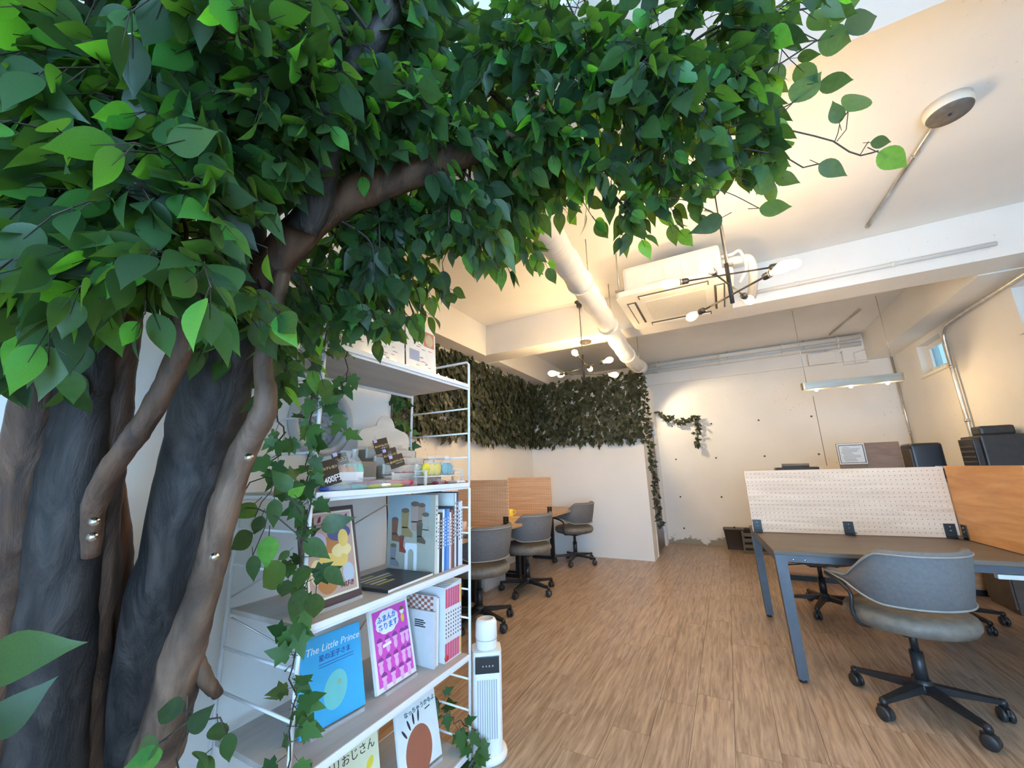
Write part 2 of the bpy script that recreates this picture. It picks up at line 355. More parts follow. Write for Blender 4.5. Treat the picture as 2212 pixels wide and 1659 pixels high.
# shopfront behind the camera, with glazing
mb = MB().box((XL, YF - .15, 0), (-.20, YF, ZC)).box((2.15, YF - .15, 0), (XR, YF, ZC)).box((-.20, YF - .15, 2.4), (2.15, YF, ZC))
wf = structure(mb.build('wall_front', PLASTER))
w = structure(MB().box((-.20, YF - .12, 0), (-.14, YF - .05, 2.4)).box((2.09, YF - .12, 0), (2.15, YF - .05, 2.4)).box((.95, YF - .12, .08), (1.01, YF - .05, 2.34)).box((-.14, YF - .12, 2.34), (2.09, YF - .05, 2.4)).box((-.14, YF - .12, 0), (2.09, YF - .05, .08)).build('window_3', BLUEMET))
MB().box((-.14, YF - .09, .08), (.95, YF - .08, 2.34)).build('pane', GLASS, w); MB().box((1.01, YF - .09, .08), (2.09, YF - .08, 2.34)).build('pane', GLASS, w)
ce = structure(MB().box((XL - .1, YF - .1, ZC), (XR + .1, YB + .1, ZC + .15)).build('ceiling', CEIL))
structure(MB().box((XL, 4.09, 2.72), (XR, 4.42, ZC), .006).build('trim_1', CEIL))
structure(MB().box((XL, .95, 2.72), (XR, 1.56, ZC), .006).build('trim_2', CEIL))
structure(MB().box((XL, 1.56, 2.71), (-2.55, 4.09, ZC), .006).box((XL, 4.42, 2.71), (-2.55, YB, ZC), .006).build('trim_3', CEIL))
structure(MB().box((2.02, 4.42, 2.71), (XR, YB, ZC), .006).build('trim_4', CEIL))
# shallow step band high on the back wall
structure(MB().box((XL + .3, YB - .035, 2.72), (2.02, YB, ZC), .004).build('trim_5', WALL))
# white partition in the far left corner, with a door in its flank
PT = 2.62
structure(MB().box((XL, 5.9, 0), (-1.02, 6.02, PT)).build('wall_partition', PLASTER))
structure(MB().box((-1.14, 6.02, 0), (-1.02, 6.22, PT)).box((-1.14, 7.12, 0), (-1.02, YB, PT)).box((-1.14, 6.22, 2.02), (-1.02, 7.12, PT)).build('wall_partition_side', PLASTER))
dr = structure(MB().box((-1.10, 6.22, .005), (-1.045, 7.12, 2.02)).build('door_1', mat('dark_door_panel', (0.115, 0.075, 0.055), .3, var=.1, scale=(3, 3, 3))))
structure(MB().box((-1.045, 6.20, 0), (-1.012, 6.24, 2.04)).box((-1.045, 7.10, 0), (-1.012, 7.14, 2.04)).box((-1.045, 6.24, 2.0), (-1.012, 7.10, 2.04)).build('trim_6', PLASTER))
for z in (.22, 1.80): MB().box((-1.047, 7.07, z), (-1.008, 7.10, z + .11), .003).build('hinge', STEEL, dr)
MB().tube([(-1.045, 6.30, 1.0), (-.99, 6.30, 1.0), (-.99, 6.42, 1.0)], .011, 8).build('handle', STEEL, dr)
# white divider wall behind the shelf, with a round window
XS = -1.60; pc = Vector((XS, 1.14, 1.485)); pr = .125
mb = MB(); n = 40
ring = [(pc.y + pr * math.cos(2 * PI * k / n), pc.z + pr * math.sin(2 * PI * k / n)) for k in range(n)]
def sq(k):
    a = 2 * PI * k / n; c, s_ = math.cos(a), math.sin(a); m_ = .25 / max(abs(c), abs(s_)); return (pc.y + c * m_, pc.z + s_ * m_)
outr = [sq(k) for k in range(n)]
for X, flip in ((XS, 0), (XS - .12, 1)):
    mb.grid([[(X, y, z) for y, z in ring], [(X, y, z) for y, z in outr]], close=True, smooth=False)
mb.grid([[(XS, y, z) for y, z in ring], [(XS - .12, y, z) for y, z in ring]], close=True, smooth=False)
y0, y1, z0, z1 = pc.y - .25, pc.y + .25, pc.z - .25, pc.z + .25
mb.box((XS - .12, YF, 0), (XS, y0, ZC)).box((XS - .12, y1, 0), (XS, 1.57, ZC)).box((XS - .12, y0, 0), (XS, y1, z0)).box((XS - .12, y0, z1), (XS, y1, ZC))
structure(mb.build('wall_divider', PLASTER))
pw_ = structure(MB().lathe([(pr, 0), (pr + .035, 0), (pr + .038, .012), (pr + .02, .03), (pr + .004, .03), (pr - .004, .012), (pr, 0)], 40, M=Matrix.Translation(pc) @ Matrix.Rotation(PI / 2, 4, 'Y')).build('window_4', mat('grey_porthole_ring', (0.55, 0.55, 0.55), .4, var=.04)))
gm = mat('patterned_glass', (0.40, 0.46, 0.50), .12, var=.35, scale=(70, 70, 70), bump=.6)
MB().lathe([(0, 0), (pr - .001, 0), (pr - .001, .008), (0, .008)], 40, M=Matrix.Translation((XS - .05, pc.y, pc.z)) @ Matrix.Rotation(PI / 2, 4, 'Y')).build('pane', gm, pw_)
# formwork tie holes in the back wall
HOLE = mat('tie_hole_dark', (0.07, 0.06, 0.055), .8, var=.2)
hm = MB().lathe([(0, .004), (.011, .003), (.014, 0), (.014, -.006), (0, -.006)], 12).mesh('tie_hole', HOLE)
wb = bpy.data.objects['wall_back']
for zz in (.245, .75, 1.375, 1.945):
    for xx in (-.76, -.14, .545, 1.235):
        if zz < .5 and xx > -.5: continue
        obj('tie_hole', hm, wb, Matrix.Translation((xx, YB, zz)) @ Matrix.Rotation(PI / 2, 4, 'X'))
MB().box((1.30, YB - .002, 1.2), (1.306, YB, 2.25)).build('joint_line', HOLE, wb)

# ------------------------------------------------------------------ services: pipes, conduits, boxes
def pipe(name, label, pts, r, m, n=12, clamps=(), cat='pipe', cm=None):
    t = thing(name, label, cat, pts[0])
    O = Vector(pts[0]); MB().tube([Vector(p) - O for p in pts], r, n).build('run', m, t)
    for a, b in clamps: MB().tube([Vector(a) - O, Vector(b) - O], r * 1.22, n).build('clamp', cm or m, t)
    return t
PIPEW = mat('painted_white_pipe', (0.72, 0.70, 0.66), .4, var=.04, scale=(5, 5, 5))
for k, (y, z, r) in enumerate(((7.27, 3.06, .038), (7.30, 2.96, .034))):
    t = pipe('ceiling_pipe', ('upper' if k == 0 else 'lower') + ' painted white pipe running along top of back wall', [(-1.6, y, z), (1.98, y, z)], r, PIPEW, clamps=[((x, y, z), (x + .03, y, z)) for x in (-.9, .1, 1.0, 1.7)])
    for x in (-.85, .25, 1.3):
        MB().tube([Vector((x, y, z)) - Vector((-1.6, y, z)), Vector((x, y, ZC + .0)) - Vector((-1.6, y, z))], .006, 6).build('hanger', STEEL, t)
t = thing('electrical_box', 'white painted electrical box high on the back wall', 'box', (1.48, YB, 2.80))
MB().box((-.16, -.12, -.085), (.16, -.036, .085), .008).build('case', PIPEW, t); MB().box((-.165, -.128, -.09), (.165, -.118, .09), .004).build('cover', PIPEW, t)
t = thing('wall_bracket', 'small white pipe bracket frame beside the electrical box', 'bracket', (1.9, YB, 2.75))
MB().tube([(-.16, -.06, .12), (-.16, -.06, -.08), (.12, -.06, -.08)], .008, 8).tube([(-.02, -.06, -.08), (-.02, -.06, .08), (.14, -.06, .12)], .008, 8).build('rod', PIPEW, t)
MB().tube([(-.16, -.036, .12), (-.16, -.07, .12)], .014, 8).build('foot', PIPEW, t)
pipe('wall_conduit', 'silver conduit pipe dropping down in the far wall corner', [(2.27, 7.30, 2.70), (2.27, 7.30, 1.0)], .014, STEEL, 10, [((2.27, 7.30, z), (2.27, 7.30, z + .03)) for z in (1.6, 2.2)], 'conduit')
pipe('wall_conduit', 'silver conduit bending down from under the beam beside the small window', bezier([(2.26, 2.2, 2.66), (2.26, 4.4, 2.66), (2.26, 5.5, 2.66), (2.26, 5.74, 2.62), (2.26, 5.80, 2.45), (2.26, 5.80, 1.9), (2.26, 5.80, 1.0)], 6), .018, STEEL, 10, [((2.26, 5.8, z), (2.26, 5.8, z + .03)) for z in (1.62, 2.2)], 'conduit')
pipe('beam_conduit', 'thin white conduit running along the face of the ceiling beam', [(.35, 4.06, 2.82), (2.0, 4.06, 2.82)], .018, PIPEW, 10, [((x, 4.06, 2.82), (x + .03, 4.06, 2.82)) for x in (.75, 1.4)], 'conduit')
pipe('ceiling_conduit', 'grey metal conduit on the ceiling leading to the round detector', [(1.29, 2.75, ZC - .014), (1.255, 3.86, ZC - .014)], .014, STEEL, 10, [((1.285, 3.0, ZC - .014), (1.284, 3.03, ZC - .014)), ((1.2555, 3.82, ZC - .014), (1.255, 3.86, ZC - .014))], 'conduit')
pipe('ceiling_conduit', 'short grey conduit on the far bay ceiling by the back wall', [(1.72, 6.1, ZC - .013), (1.60, 7.1, ZC - .013)], .013, STEEL, 10, [((1.66, 6.6, ZC - .013), (1.655, 6.64, ZC - .013))], 'conduit')
t = thing('ceiling_detector', 'round ceiling detector with dark underside on painted ceiling', 'detector', (1.30, 2.66, ZC))
MB().lathe([(0, 0), (.098, 0), (.098, -.045), (.092, -.055)], 32).build('housing', AIVORY, t)
MB().lathe([(.092, -.055), (.088, -.064), (0, -.064)], 32).build('underside', mat('detector_grey', (.13, .12, .11), .5, var=.2, scale=(40, 40, 40)), t)
MB().lathe([(0, -.064), (.008, -.064), (.006, -.072), (0, -.072)], 12).build('nub', BLACK, t)
t = thing('beam_vent', 'dark round junction plate on the underside of the beam', 'plate', (-1.28, 4.27, 2.72))
MB().lathe([(0, 0), (.07, 0), (.065, -.02), (0, -.02)], 20).build('plate', DARKV, t); MB().lathe([(0, -.02), (.01, -.02), (0, -.028)], 8).build('screw', STEEL, t)
# flexible white duct
dp = [(-.74, 1.6, 2.60), (-.78, 2.5, 2.60), (-.815, 3.25, 2.595), (-.87, 4.3, 2.565), (-.90, 5.2, 2.60), (-.96, 6.0, 2.74), (-1.2, 6.45, 2.80), (-1.8, 6.6, 2.80)]
DUCT = mat('white_fabric_duct', (0.74, 0.74, 0.74), .7, var=.04, scale=(4, 60, 4), bump=.25)
t = thing('ventilation_duct', 'white flexible ventilation duct slung under the ceiling beam', 'duct', dp[0])
path = bezier(dp, 10); O = Vector(dp[0])
MB().tube([p - O for p in path], [.088 + .006 * math.sin(i * 1.9) for i in range(len(path))], 18).build('hose', DUCT, t)
for i in (11, 23, 33, 43):
    a, b = path[i], path[i + 1]; dd = (b - a).normalized()
    MB().tube([a - O - dd * .012, a - O + dd * .012], .099, 20).build('band', PIPEW, t)
for i in (15, 25, 45): MB().tube([path[i] - O, Vector((path[i].x, path[i].y, ZC)) - O], .005, 6).build('hanger', STEEL, t)

# ------------------------------------------------------------------ ceiling cassette air conditioner
ac = thing('air_conditioner', 'ivory ceiling cassette air conditioner hanging on rods before the beam', 'air conditioner', (-.21, 3.58, 2.66))
MB().box((-.38, -.38, .045), (.38, .38, .29), .03).build('body', AIVORY, ac)
bars = MB()
for z in (.10, .235): bars.box((-.20, -.388, z - .004), (.20, -.378, z + .004))
for x in (-.20, -.04, .10, .20): bars.box((x - .004, -.388, .10), (x + .004, -.378, .235))
bars.build('body_rib', AIVORY, ac)
MB().prism(roundrect(-.445, -.445, .445, .445, .05), 0, .045, bev=.005).build('panel', AIVORY, ac)
MB().prism(roundrect(-.24, -.24, .24, .24, .02), -.006, 0).build('intake_grille', mat('ivory_grille', (.62, .60, .54), .5, var=.05, scale=(60, 60, 60)), ac)
for k in range(4):
    M = Matrix.Rotation(k * PI / 2, 4, 'Z')
    MB().box((-.27, -.385, -.004), (.27, -.305, .001), M=M).build('air_slot', DARKV, ac)
    MB().box((-.26, -.372, -.014), (.26, -.322, -.006), .003, M=M @ Matrix.Translation((0, 0, 0))).build('louvre', AIVORY, ac)
for x, y in ((-.42, -.36), (.42, -.36), (-.42, .36), (.42, .36)):
    MB().tube([(x, y, .10), (x, y, ZC - 2.66)], .007, 6).box((x - .035, y - .02, .09), (x + .035, y + .02, .105)).build('hanging_rod', STEEL, ac)
MB().tube(bezier([(.38, -.2, .2), (.50, -.2, .2), (.58, -.18, .19), (.60, -.1, .08), (.60, .3, .05)], 6), .035, 12).build('drain_pipe', PIPEW, ac)
MB().tube(bezier([(.38, -.28, .22), (.46, -.28, .22), (.52, -.26, .24), (.55, -.2, .12), (.50, -.1, .05)], 6), .012, 8).build('cable', WPLAS, ac)

# ------------------------------------------------------------------ pendant lamps
def bulb_mesh():
    prof = [(.012, 0), (.014, .012), (.020, .028), (.029, .055), (.032, .078), (.028, .10), (.016, .116), (.006, .122), (0, .124)]
    return MB().lathe(prof, 20).mesh('bulb', BULBG)
def filament_mesh():
    b = MB()
    for k in range(6):
        a = k * PI / 3; b.tube([(.006 * math.cos(a), .006 * math.sin(a), .03), (.016 * math.cos(a + .5), .016 * math.sin(a + .5), .09)], .0032, 6)
    b.tube([(0, 0, 0), (0, 0, .03)], .005, 6)
    return b.mesh('filament', FILA)
BM_, FM_ = bulb_mesh(), filament_mesh()
SOCK = MB().lathe([(0, -.045), (.008, -.045), (.018, -.038), (.021, -.03), (.021, .012), (.019, .014), (.012, .014)], 20).mesh('socket', BLACK)
SOCKC = MB().lathe([(.0212, .001), (.0222, .001), (.0222, .008), (.0212, .008)], 20).mesh('collar', CHROME)
def pendant(label, loc, rz, drop, cord_black_canopy=True):
    t = thing('pendant_lamp', label, 'lamp', (loc[0], loc[1], ZC), rz)
    MB().lathe([(0, 0), (.05, 0), (.05, -.008), (.03, -.010), (.030, -.062), (.026, -.068), (.008, -.070), (.006, -.09), (0, -.09)], 24).build('canopy', BLKPL, t)
    MB().tube([(0, 0, -.07), (0, 0, -drop + .27)], .0045, 8).build('cord', BLKPL, t)
    MB().tube([(0, 0, -drop + .275), (0, 0, -drop)], .013, 14).build('stem', BLACK, t)
    for ang, dz in ((10, .20), (70, .125), (-46, .055)):
        a = math.radians(ang); dv = Vector((math.cos(a), math.sin(a), 0)); z = -drop + dz
        MB().tube([dv * -.25 + Vector((0, 0, z)), dv * .25 + Vector((0, 0, z))], .006, 8).build('arm', BLACK, t)
        for s in (-1, 1):
            M = Matrix.Translation(dv * s * .275 + Vector((0, 0, z))) @ (dv * s).to_track_quat('Z', 'Y').to_matrix().to_4x4()
            so = obj('socket', SOCK, t, M); obj('collar', SOCKC, so)
            bo = obj('bulb', BM_, t, M @ Matrix.Translation((0, 0, .010))); obj('filament', FM_, bo)
            l = bpy.data.lights.new('bulb_glow', 'POINT'); l.energy = BULB_W; l.color = WARM; l.shadow_soft_size = .02
            lo = bpy.data.objects.new('bulb_glow', l); COL.objects.link(lo); lo.parent = bo; lo.location = (0, 0, .07)
    return t
pendant('six-armed black pendant lamp with lit bulbs in front of the air conditioner', (.165, 2.70), 0, .87)
pendant('six-armed black pendant lamp with lit bulbs before the ivy covered partition', (-1.25, 4.02), math.radians(85), .91)
# metal bar lamp over the far counter
t = thing('bar_lamp', 'long brushed metal bar lamp with three small bulbs over far counter', 'lamp', (1.37, 5.7, 2.10))
MB().prism(roundrect(-.46, -.05, .46, .05, .03), 0, .085).build('housing', mat('brushed_steel_bar', (.42, .42, .38), .3, .8, var=.15, scale=(3, 30, 30)), t)
for x in (-.32, 0, .32):
    b_ = MB().lathe([(.016, 0), (.018, -.012), (.012, -.022), (0, -.026)], 12, M=Matrix.Translation((x, 0, 0))).build('bulb', mat('small_lit_bulb', (1, .9, .7), .4, emit=((1, .82, .55), 25), var=.01), t)
    l = bpy.data.lights.new('bar_glow', 'POINT'); l.energy = 4; l.color = WARM; l.shadow_soft_size = .03
    lo = bpy.data.objects.new('bar_glow', l); COL.objects.link(lo); lo.parent = b_; lo.location = (x, 0, -.05)
for x in (-.4, .4): MB().tube([(x, 0, .085), (x, 0, ZC - 2.10)], .0025, 6).build('wire', STEEL, t)
# small clip spot among the ivy, aimed at the back wall
t = thing('clip_spotlight', 'small clip spotlight tucked into the ivy at partition corner', 'spotlight', (-.985, 6.25, 2.42))
MB().lathe([(.012, -.05), (.026, -.04), (.032, .03), (.030, .035), (0, .028)], 16, M=Matrix.Rotation(-1.3, 4, 'X')).build('shade', WPLAS, t)
MB().box((-.035, -.015, -.06), (-.015, .015, .02), .003).build('clip', BLKPL, t)
l = bpy.data.lights.new('spot_glow', 'SPOT'); l.energy = 32; l.color = (1, .78, .5); l.spot_size = 1.5; l.spot_blend = .5; l.shadow_soft_size = .03
lo = bpy.data.objects.new('spot_glow', l); COL.objects.link(lo); lo.parent = t; lo.location = (.03, .06, -.01)
lo.rotation_euler = (Vector((-.1, 7.38, 1.75)) - Vector((-.955, 6.31, 2.41))).to_track_quat('-Z', 'Y').to_euler()

# ================================================================== office chairs
def make_chair(label, group=None):
    t = thing('office_chair', label, 'chair', group=group)
    MB().lathe([(0, .392), (.20, .392), (.246, .404), (.264, .430), (.266, .448), (.258, .468), (.235, .482), (.17, .488), (0, .485)], 36).build('seat', LEATHER, t)
    us = [-1 + i / 26 for i in range(53)]
    def sm(a, b, x):
        x = max(0, min(1, (x - a) / (b - a))); return x * x * (3 - 2 * x)
    def plan(u, off):
        s, au = (1 if u >= 0 else -1), abs(u)
        if au < .62:
            th = au / .62 * PI / 2; return Vector((s * (.262 - off) * math.sin(th), -(.245 - off) * math.cos(th), 0))
        return Vector((s * ((.262 - off) - .012 * (au - .62) / .38), (au - .62) / .38 * .20, 0))
    top = lambda u: .805 - .152 * sm(.40, .70, abs(u)) - .012 * sm(.7, 1, abs(u))
    bot = lambda u: .520 + .072 * sm(.35, .75, abs(u)) + .018 * sm(.75, 1, abs(u))
    def P(u, off, z):
        p = plan(u, off); p.z = z; p.y -= (z - .5) * .20 * (1 - sm(.45, .75, abs(u))); return p
    rows = []
    for u in us:
        zt, zb = top(u), bot(u); hgt = zt - zb; e = min(.018, hgt * .3)
        ring = [P(u, 0, zb + e), P(u, -.004, zb + hgt * .5), P(u, 0, zt - e), P(u, .010, zt - .003), P(u, .020, zt), P(u, .032, zt - .004), P(u, .040, zt - e), P(u, .046, zb + hgt * .5), P(u, .036, zb + e), P(u, .020, zb)]
        rows.append(ring)
    for end in (0, -1):
        c = sum(rows[end], Vector()) / 10; tip = [c + (p - c) * .35 + Vector((0, .012, 0)) for p in rows[end]]
        if end == 0: rows.insert(0, tip)
        else: rows.append(tip)
    mb = MB().grid(rows, close=True)
    mb.build('backrest', LEATHER2, t)
    MB().tube([P(u, -.003, bot(u) + .014) for u in us], .0055, 6).build('piping', PIPING, t)
    MB().tube([P(u, -.003, top(u) - .022) for u in us], .0042, 6).build('piping', PIPING, t)
    for s in (-1, 1):
        pts = bezier([(s * .258, .19, .606), (s * .262, .10, .592), (s * .268, .03, .572), (s * .268, -.005, .54), (s * .272, .00, .47), (s * .245, .00, .398), (s * .12, .00, .386)], 5)
        MB().tube(pts, .010, 10).build('arm_tube', BLACK, t)
    MB().tube([(0, 0, .12), (0, 0, .27)], .028, 16).tube([(0, 0, .27), (0, 0, .385)], .017, 14).build('gas_column', BLACK, t)
    MB().box((-.11, -.10, .365), (.11, .10, .393), .01).build('seat_plate', BLACK, t)
    lv = MB().tube([(.06, .03, .385), (.26, .05, .375)], .006, 8).build('lever', BLACK, t)
    MB().tube([(.26, .05, .375), (.315, .055, .352)], .011, 8).build('grip', STEEL, lv)
    MB().lathe([(0, .075), (.036, .08), (.042, .10), (.038, .135), (.028, .145), (0, .145)], 20).build('hub', BLACK, t)
    wheel = MB()
    for s in (-1, 1): wheel.lathe([(0, -.011), (.024, -.011), (.031, -.006), (.031, .006), (.024, .011), (0, .011)], 16, M=Matrix.Translation((s * .014, 0, .031)) @ Matrix.Rotation(PI / 2, 4, 'Y'))
    wheel.box((-.006, -.03, .034), (.006, .03, .062), .004)
    wm = wheel.mesh('castor', BLKPL)
    stem = MB().tube([(0, 0, .05), (0, 0, .088)], .007, 8).mesh('stem', BLACK)
    leg = MB().grid([[(x, -w, z) for x, w, z in ((.03, .022, .125), (.285, .015, .094))], [(x, w, z) for x, w, z in ((.03, .022, .125), (.285, .015, .094))],
                     [(x, w, z) for x, w, z in ((.03, .020, .088), (.285, .013, .074))], [(x, -w, z) for x, w, z in ((.03, .020, .088), (.285, .013, .074))], [(x, -w, z) for x, w, z in ((.03, .022, .125), (.285, .015, .094))]], smooth=False)
    leg.lathe([(0, .070), (.017, .070), (.018, .085), (.012, .097), (0, .098)], 12, M=Matrix.Translation((.288, 0, 0)))
    lm = leg.mesh('leg', BLACK)
    for k in range(5):
        M = Matrix.Rotation(k * 2 * PI / 5 - .31, 4, 'Z'); lo = obj('leg', lm, t, M)
        c = obj('castor', wm, t, M @ Matrix.Translation((.288, 0, 0)) @ Matrix.Rotation(k * 2.1, 4, 'Z')); obj('stem', stem, c)
    return t
chair0 = make_chair('grey leather swivel chair standing alone before the dark desk with pegboard')
chair0.location = (.745, 3.01, 0); chair0.rotation_euler.z = math.radians(24)
for lab, x, y, deg in (('grey swivel chair at the oak desk, the one beside the white partition', -1.99, 5.45, 78),
                       ('grey swivel chair at the oak desk, middle one of the row of three', -2.02, 4.02, 72),
                       ('grey swivel chair at the oak desk, the one beside the white shelf', -2.00, 3.05, 74),
                       ('grey swivel chair tucked in on the far side behind the pegboard', .60, 4.52, 195),
                       ('grey swivel chair on the far side behind the plain orange divider', 1.42, 4.64, 165)):
    c = copy_tree(chair0); c.location = (x, y, 0); c.rotation_euler.z = math.radians(deg); c['label'] = lab

# ================================================================== desks
def bracket(parent, M):
    b = MB().box((-.03, -.004, -.02), (.03, 0, .075), .002).box((-.03, -.05, -.001), (.03, 0, .003), .001).build('clamp', BLACK, parent)
    b.matrix_basis = M
    for z in (.03, .055): MB().lathe([(0, 0), (.004, 0), (.004, .003), (0, .004)], 8, M=Matrix.Translation((0, -.004, z)) @ Matrix.Rotation(PI / 2, 4, 'X')).build('screw', STEEL, b)
RZ = math.radians(4); DM = Matrix.Translation((.186, 3.04, 0)) @ Matrix.Rotation(RZ, 4, 'Z')
def dark_desk(label, x0, x1):
    t = thing('office_desk', label, 'desk', DM @ Vector((x0, 0, 0)), RZ); w = x1 - x0
    MB().box((0, 0, .695), (w, 1.18, .72), .003).build('desk_top', DARKTOP, t)
    MB().box((.03, .015, .655), (w - .03, .045, .694)).box((.03, 1.135, .655), (w - .03, 1.165, .694)).box((.005, .03, .655), (.035, 1.15, .694)).box((w - .035, .03, .655), (w - .005, 1.15, .694)).build('frame', BLUEMET, t)
    for x, sx in ((.035, 1), (w - .035, -1)):
        for y in (.035, 1.145):
            l = MB().prism([(x - .03, .695), (x + .03, .695), (x + .03 + sx * .012, .02), (x - .022 + sx * .012, .02)], y - .03, y + .03, M=Matrix(((1, 0, 0, 0), (0, 0, 1, 0), (0, 1, 0, 0), (0, 0, 0, 1)))).build('leg', BLUEMET, t)
            MB().lathe([(0, 0), (.02, 0), (.02, .015), (.012, .022), (0, .022)], 12, M=Matrix.Translation((x + sx * .012, y, 0))).build('glide', BLKPL, l)
    for x in (.10, .16): MB().lathe([(0, 0), (.007, 0), (.007, .004), (0, .005)], 10, M=Matrix.Translation((x, .015, .67)) @ Matrix.Rotation(PI / 2, 4, 'X')).build('bolt', CHROME, t)
    return t
dark_desk('dark topped office desk with slate steel legs carrying the pegboard', 0, 1.19)
dark_desk('dark topped office desk beside the right wall under the orange divider', 1.20, 2.06)
t = thing('desk_divider', 'pale pegboard divider standing across the dark desk', 'divider', DM @ Vector((0, .755, .72)), RZ)
MB().box((-.015, 0, .004), (1.195, .018, .475), .001).build('board', PEGX, t)
for x in (.02, .60, 1.15): bracket(t, Matrix.Translation((x, -.0015, .021)))
t = thing('desk_divider', 'orange brown plywood divider standing between the two dark desks', 'divider', DM @ Vector((1.20, 0, .72)), RZ)
MB().box((.0, .02, .003), (.018, .75, .48), .001).build('board', PANELY, t)
bracket(t, Matrix.Translation((-.0015, .70, .021)) @ Matrix.Rotation(-PI / 2, 4, 'Z'))
t = thing('power_strip', 'white power strip fixed under the front edge of dark desk', 'power strip', DM @ Vector((1.0, .05, .625)), RZ)
MB().box((0, 0, -.004), (.17, .035, .02), .004).build('case', WPLAS, t); MB().tube(bezier([(.17, .02, .01), (.20, .02, .012), (.215, .02, -.005), (.19, .02, -.02), (.15, .02, -.012)], 5), .004, 6).build('cord', WPLAS, t)

def oak_desk(label, y0, y1):
    t = thing('oak_desk', label, 'desk', (-2.78, y0, 0)); L = y1 - y0 - .004
    MB().box((0, 0, .69), (.85, L, .72), .003).build('desk_top', OAKTOP, t)
    for y in (.06, L - .06):
        fr = MB().box((.10, y - .025, 0), (.44, y + .025, .04)).box((.10, y - .025, .65), (.62, y + .025, .69)).box((.10, y - .025, .04), (.15, y + .025, .65)).box((.39, y - .025, .04), (.44, y + .025, .65)).build('leg_frame', BLACK, t)
    MB().box((.12, .085, .60), (.16, L - .085, .65)).build('crossbar', BLACK, t)
    return t
oak_desk('oak desk along left wall, the section hidden behind the white shelf', 1.95, 2.40)
oak_desk('oak desk along left wall with a pale cup, next to the white shelf', 2.40, 3.45)
oak_desk('oak desk along left wall with the yellow mug on it', 3.45, 4.53)
oak_desk('oak desk along left wall, the empty end against the white partition', 4.53, 5.60)
for y, lab in ((2.42, 'wood pegboard divider on oak desk, mostly hidden behind the white shelf'), (3.47, 'wood pegboard divider on oak desk between the pale cup and yellow mug'), (4.55, 'wood pegboard divider on oak desk behind the yellow mug')):
    t = thing('desk_divider', lab, 'divider', (-2.53, y, .72))
    MB().box((0, -.009, .004), (.60, .009, .445), .001).build('board', PEGL, t)
    bracket(t, Matrix.Translation((.575, -.0105, .021)))
def mug(name, label, p, m, r=.038, hh=.075):
    t = thing(name, label, 'mug', p)
    MB().lathe([(0, 0), (r * .9, 0), (r, .01), (r, hh), (r - .004, hh), (r - .005, .012), (0, .012)], 24).build('body', m, t)
    MB().tube(bezier([(r * .96, 0, hh * .8), (r + .022, 0, hh * .78), (r + .028, 0, hh * .45), (r * .98, 0, hh * .25)], 5), .006, 8).build('handle', m, t)
    return t
mug('mug', 'bright yellow mug standing on the oak desk', at_z(1101, 1116, .72), mat('yellow_glaze', (.85, .66, .06), .25, var=.05), .042, .085).rotation_euler.z = .6
mug('mug', 'pale pink cup on oak desk seen past the white shelf', at_z(1000, 1145, .72), mat('pale_pink_glaze', (.75, .62, .60), .3, var=.05)).rotation_euler.z = .4
for px, py, lab in ((1120, 1117, 'white card lying on the oak desk beside the yellow mug'), (1022, 1141, 'white card lying on the oak desk near the pale cup')):
    p = at_z(px, py, .7205); tag(MB().box((-.09, -.035, 0), (.09, .035, .0012)).build('card', WPLAS), lab, 'card').location = p
t = thing('storage_box', 'grey plastic storage bin on the floor under oak desk', 'box', (-2.52, 4.0, 0))
MB().box((-.12, -.22, 0), (.12, .22, .26), .02).build('bin', mat('frosted_grey_plastic', (.45, .47, .50), .35, var=.1, scale=(9, 9, 9)), t); MB().box((-.13, -.23, .26), (.13, .23, .28), .006).build('lid', WPLAS, t)

# ================================================================== far counter and its things
CT = 1.06
t = thing('storage_counter', 'tall wooden storage counter standing behind the dark desks', 'counter', (1.28, 5.75, 0))
MB().box((-.86, -.26, .06), (.86, .28, CT - .03)).build('body', OAKTOP, t); MB().box((-.88, -.29, CT - .03), (.90, .30, CT), .003).build('counter_top', DARKTOP, t)
for i in range(4):
    d_ = MB().box((-.85 + i * .427, -.28, .08), (-.85 + i * .427 + .42, -.261, CT - .05), .002).build('door', PANEL, t)
    MB().tube([(-.85 + i * .427 + .36, -.292, .75), (-.85 + i * .427 + .36, -.292, .62)], .006, 8).build('handle', BLACK, d_)
MB().box((-.84, -.23, 0), (.84, .25, .06)).build('plinth', BLACK, t)
t = thing('label_printer', 'low black desktop device with grey roll lid on far counter', 'printer', (.70, 5.62, CT))
MB().box((-.20, -.13, 0), (.20, .13, .145), .012).build('body', BLKPL, t); MB().tube([(-.13, 0, .165), (.13, 0, .165)], .022, 14).build('lid_roll', mat('grey_lid', (.20, .20, .21), .4, var=.1), t)
t = thing('notice_stand', 'printed notice in black frame propped on the far counter', 'notice', (1.235, 5.66, CT))
MB().box((-.115, -.006, .16), (.125, .006, .385), .002).build('sheet', WPLAS, t); MB().box((-.118, .006, 0), (.12, .016, .39)).build('stand', CARDB, t)
fr = MB()
for a, b in (((-.105, .175), (.115, .18)), ((-.105, .365), (.115, .372)), ((-.105, .18), (-.10, .365)), ((.108, .18), (.115, .365))): fr.box((a[0], -.0075, a[1]), (b[0], -.006, b[1]))
fr.build('printed_border', BLKPL, t)
ln = MB()
for k in range(11):
    x = -.085 + .02 * random.random(); ln.box((x, -.0075, .195 + k * .0145), (x + .06 + .1 * random.random(), -.006, .195 + k * .0145 + .004))
ln.build('printed_lines', mat('grey_ink', (.22, .22, .23), .7, var=.1), t)
t = thing('wood_board', 'plain brown wooden board leaning on the far counter', 'board', (1.50, 5.72, CT))
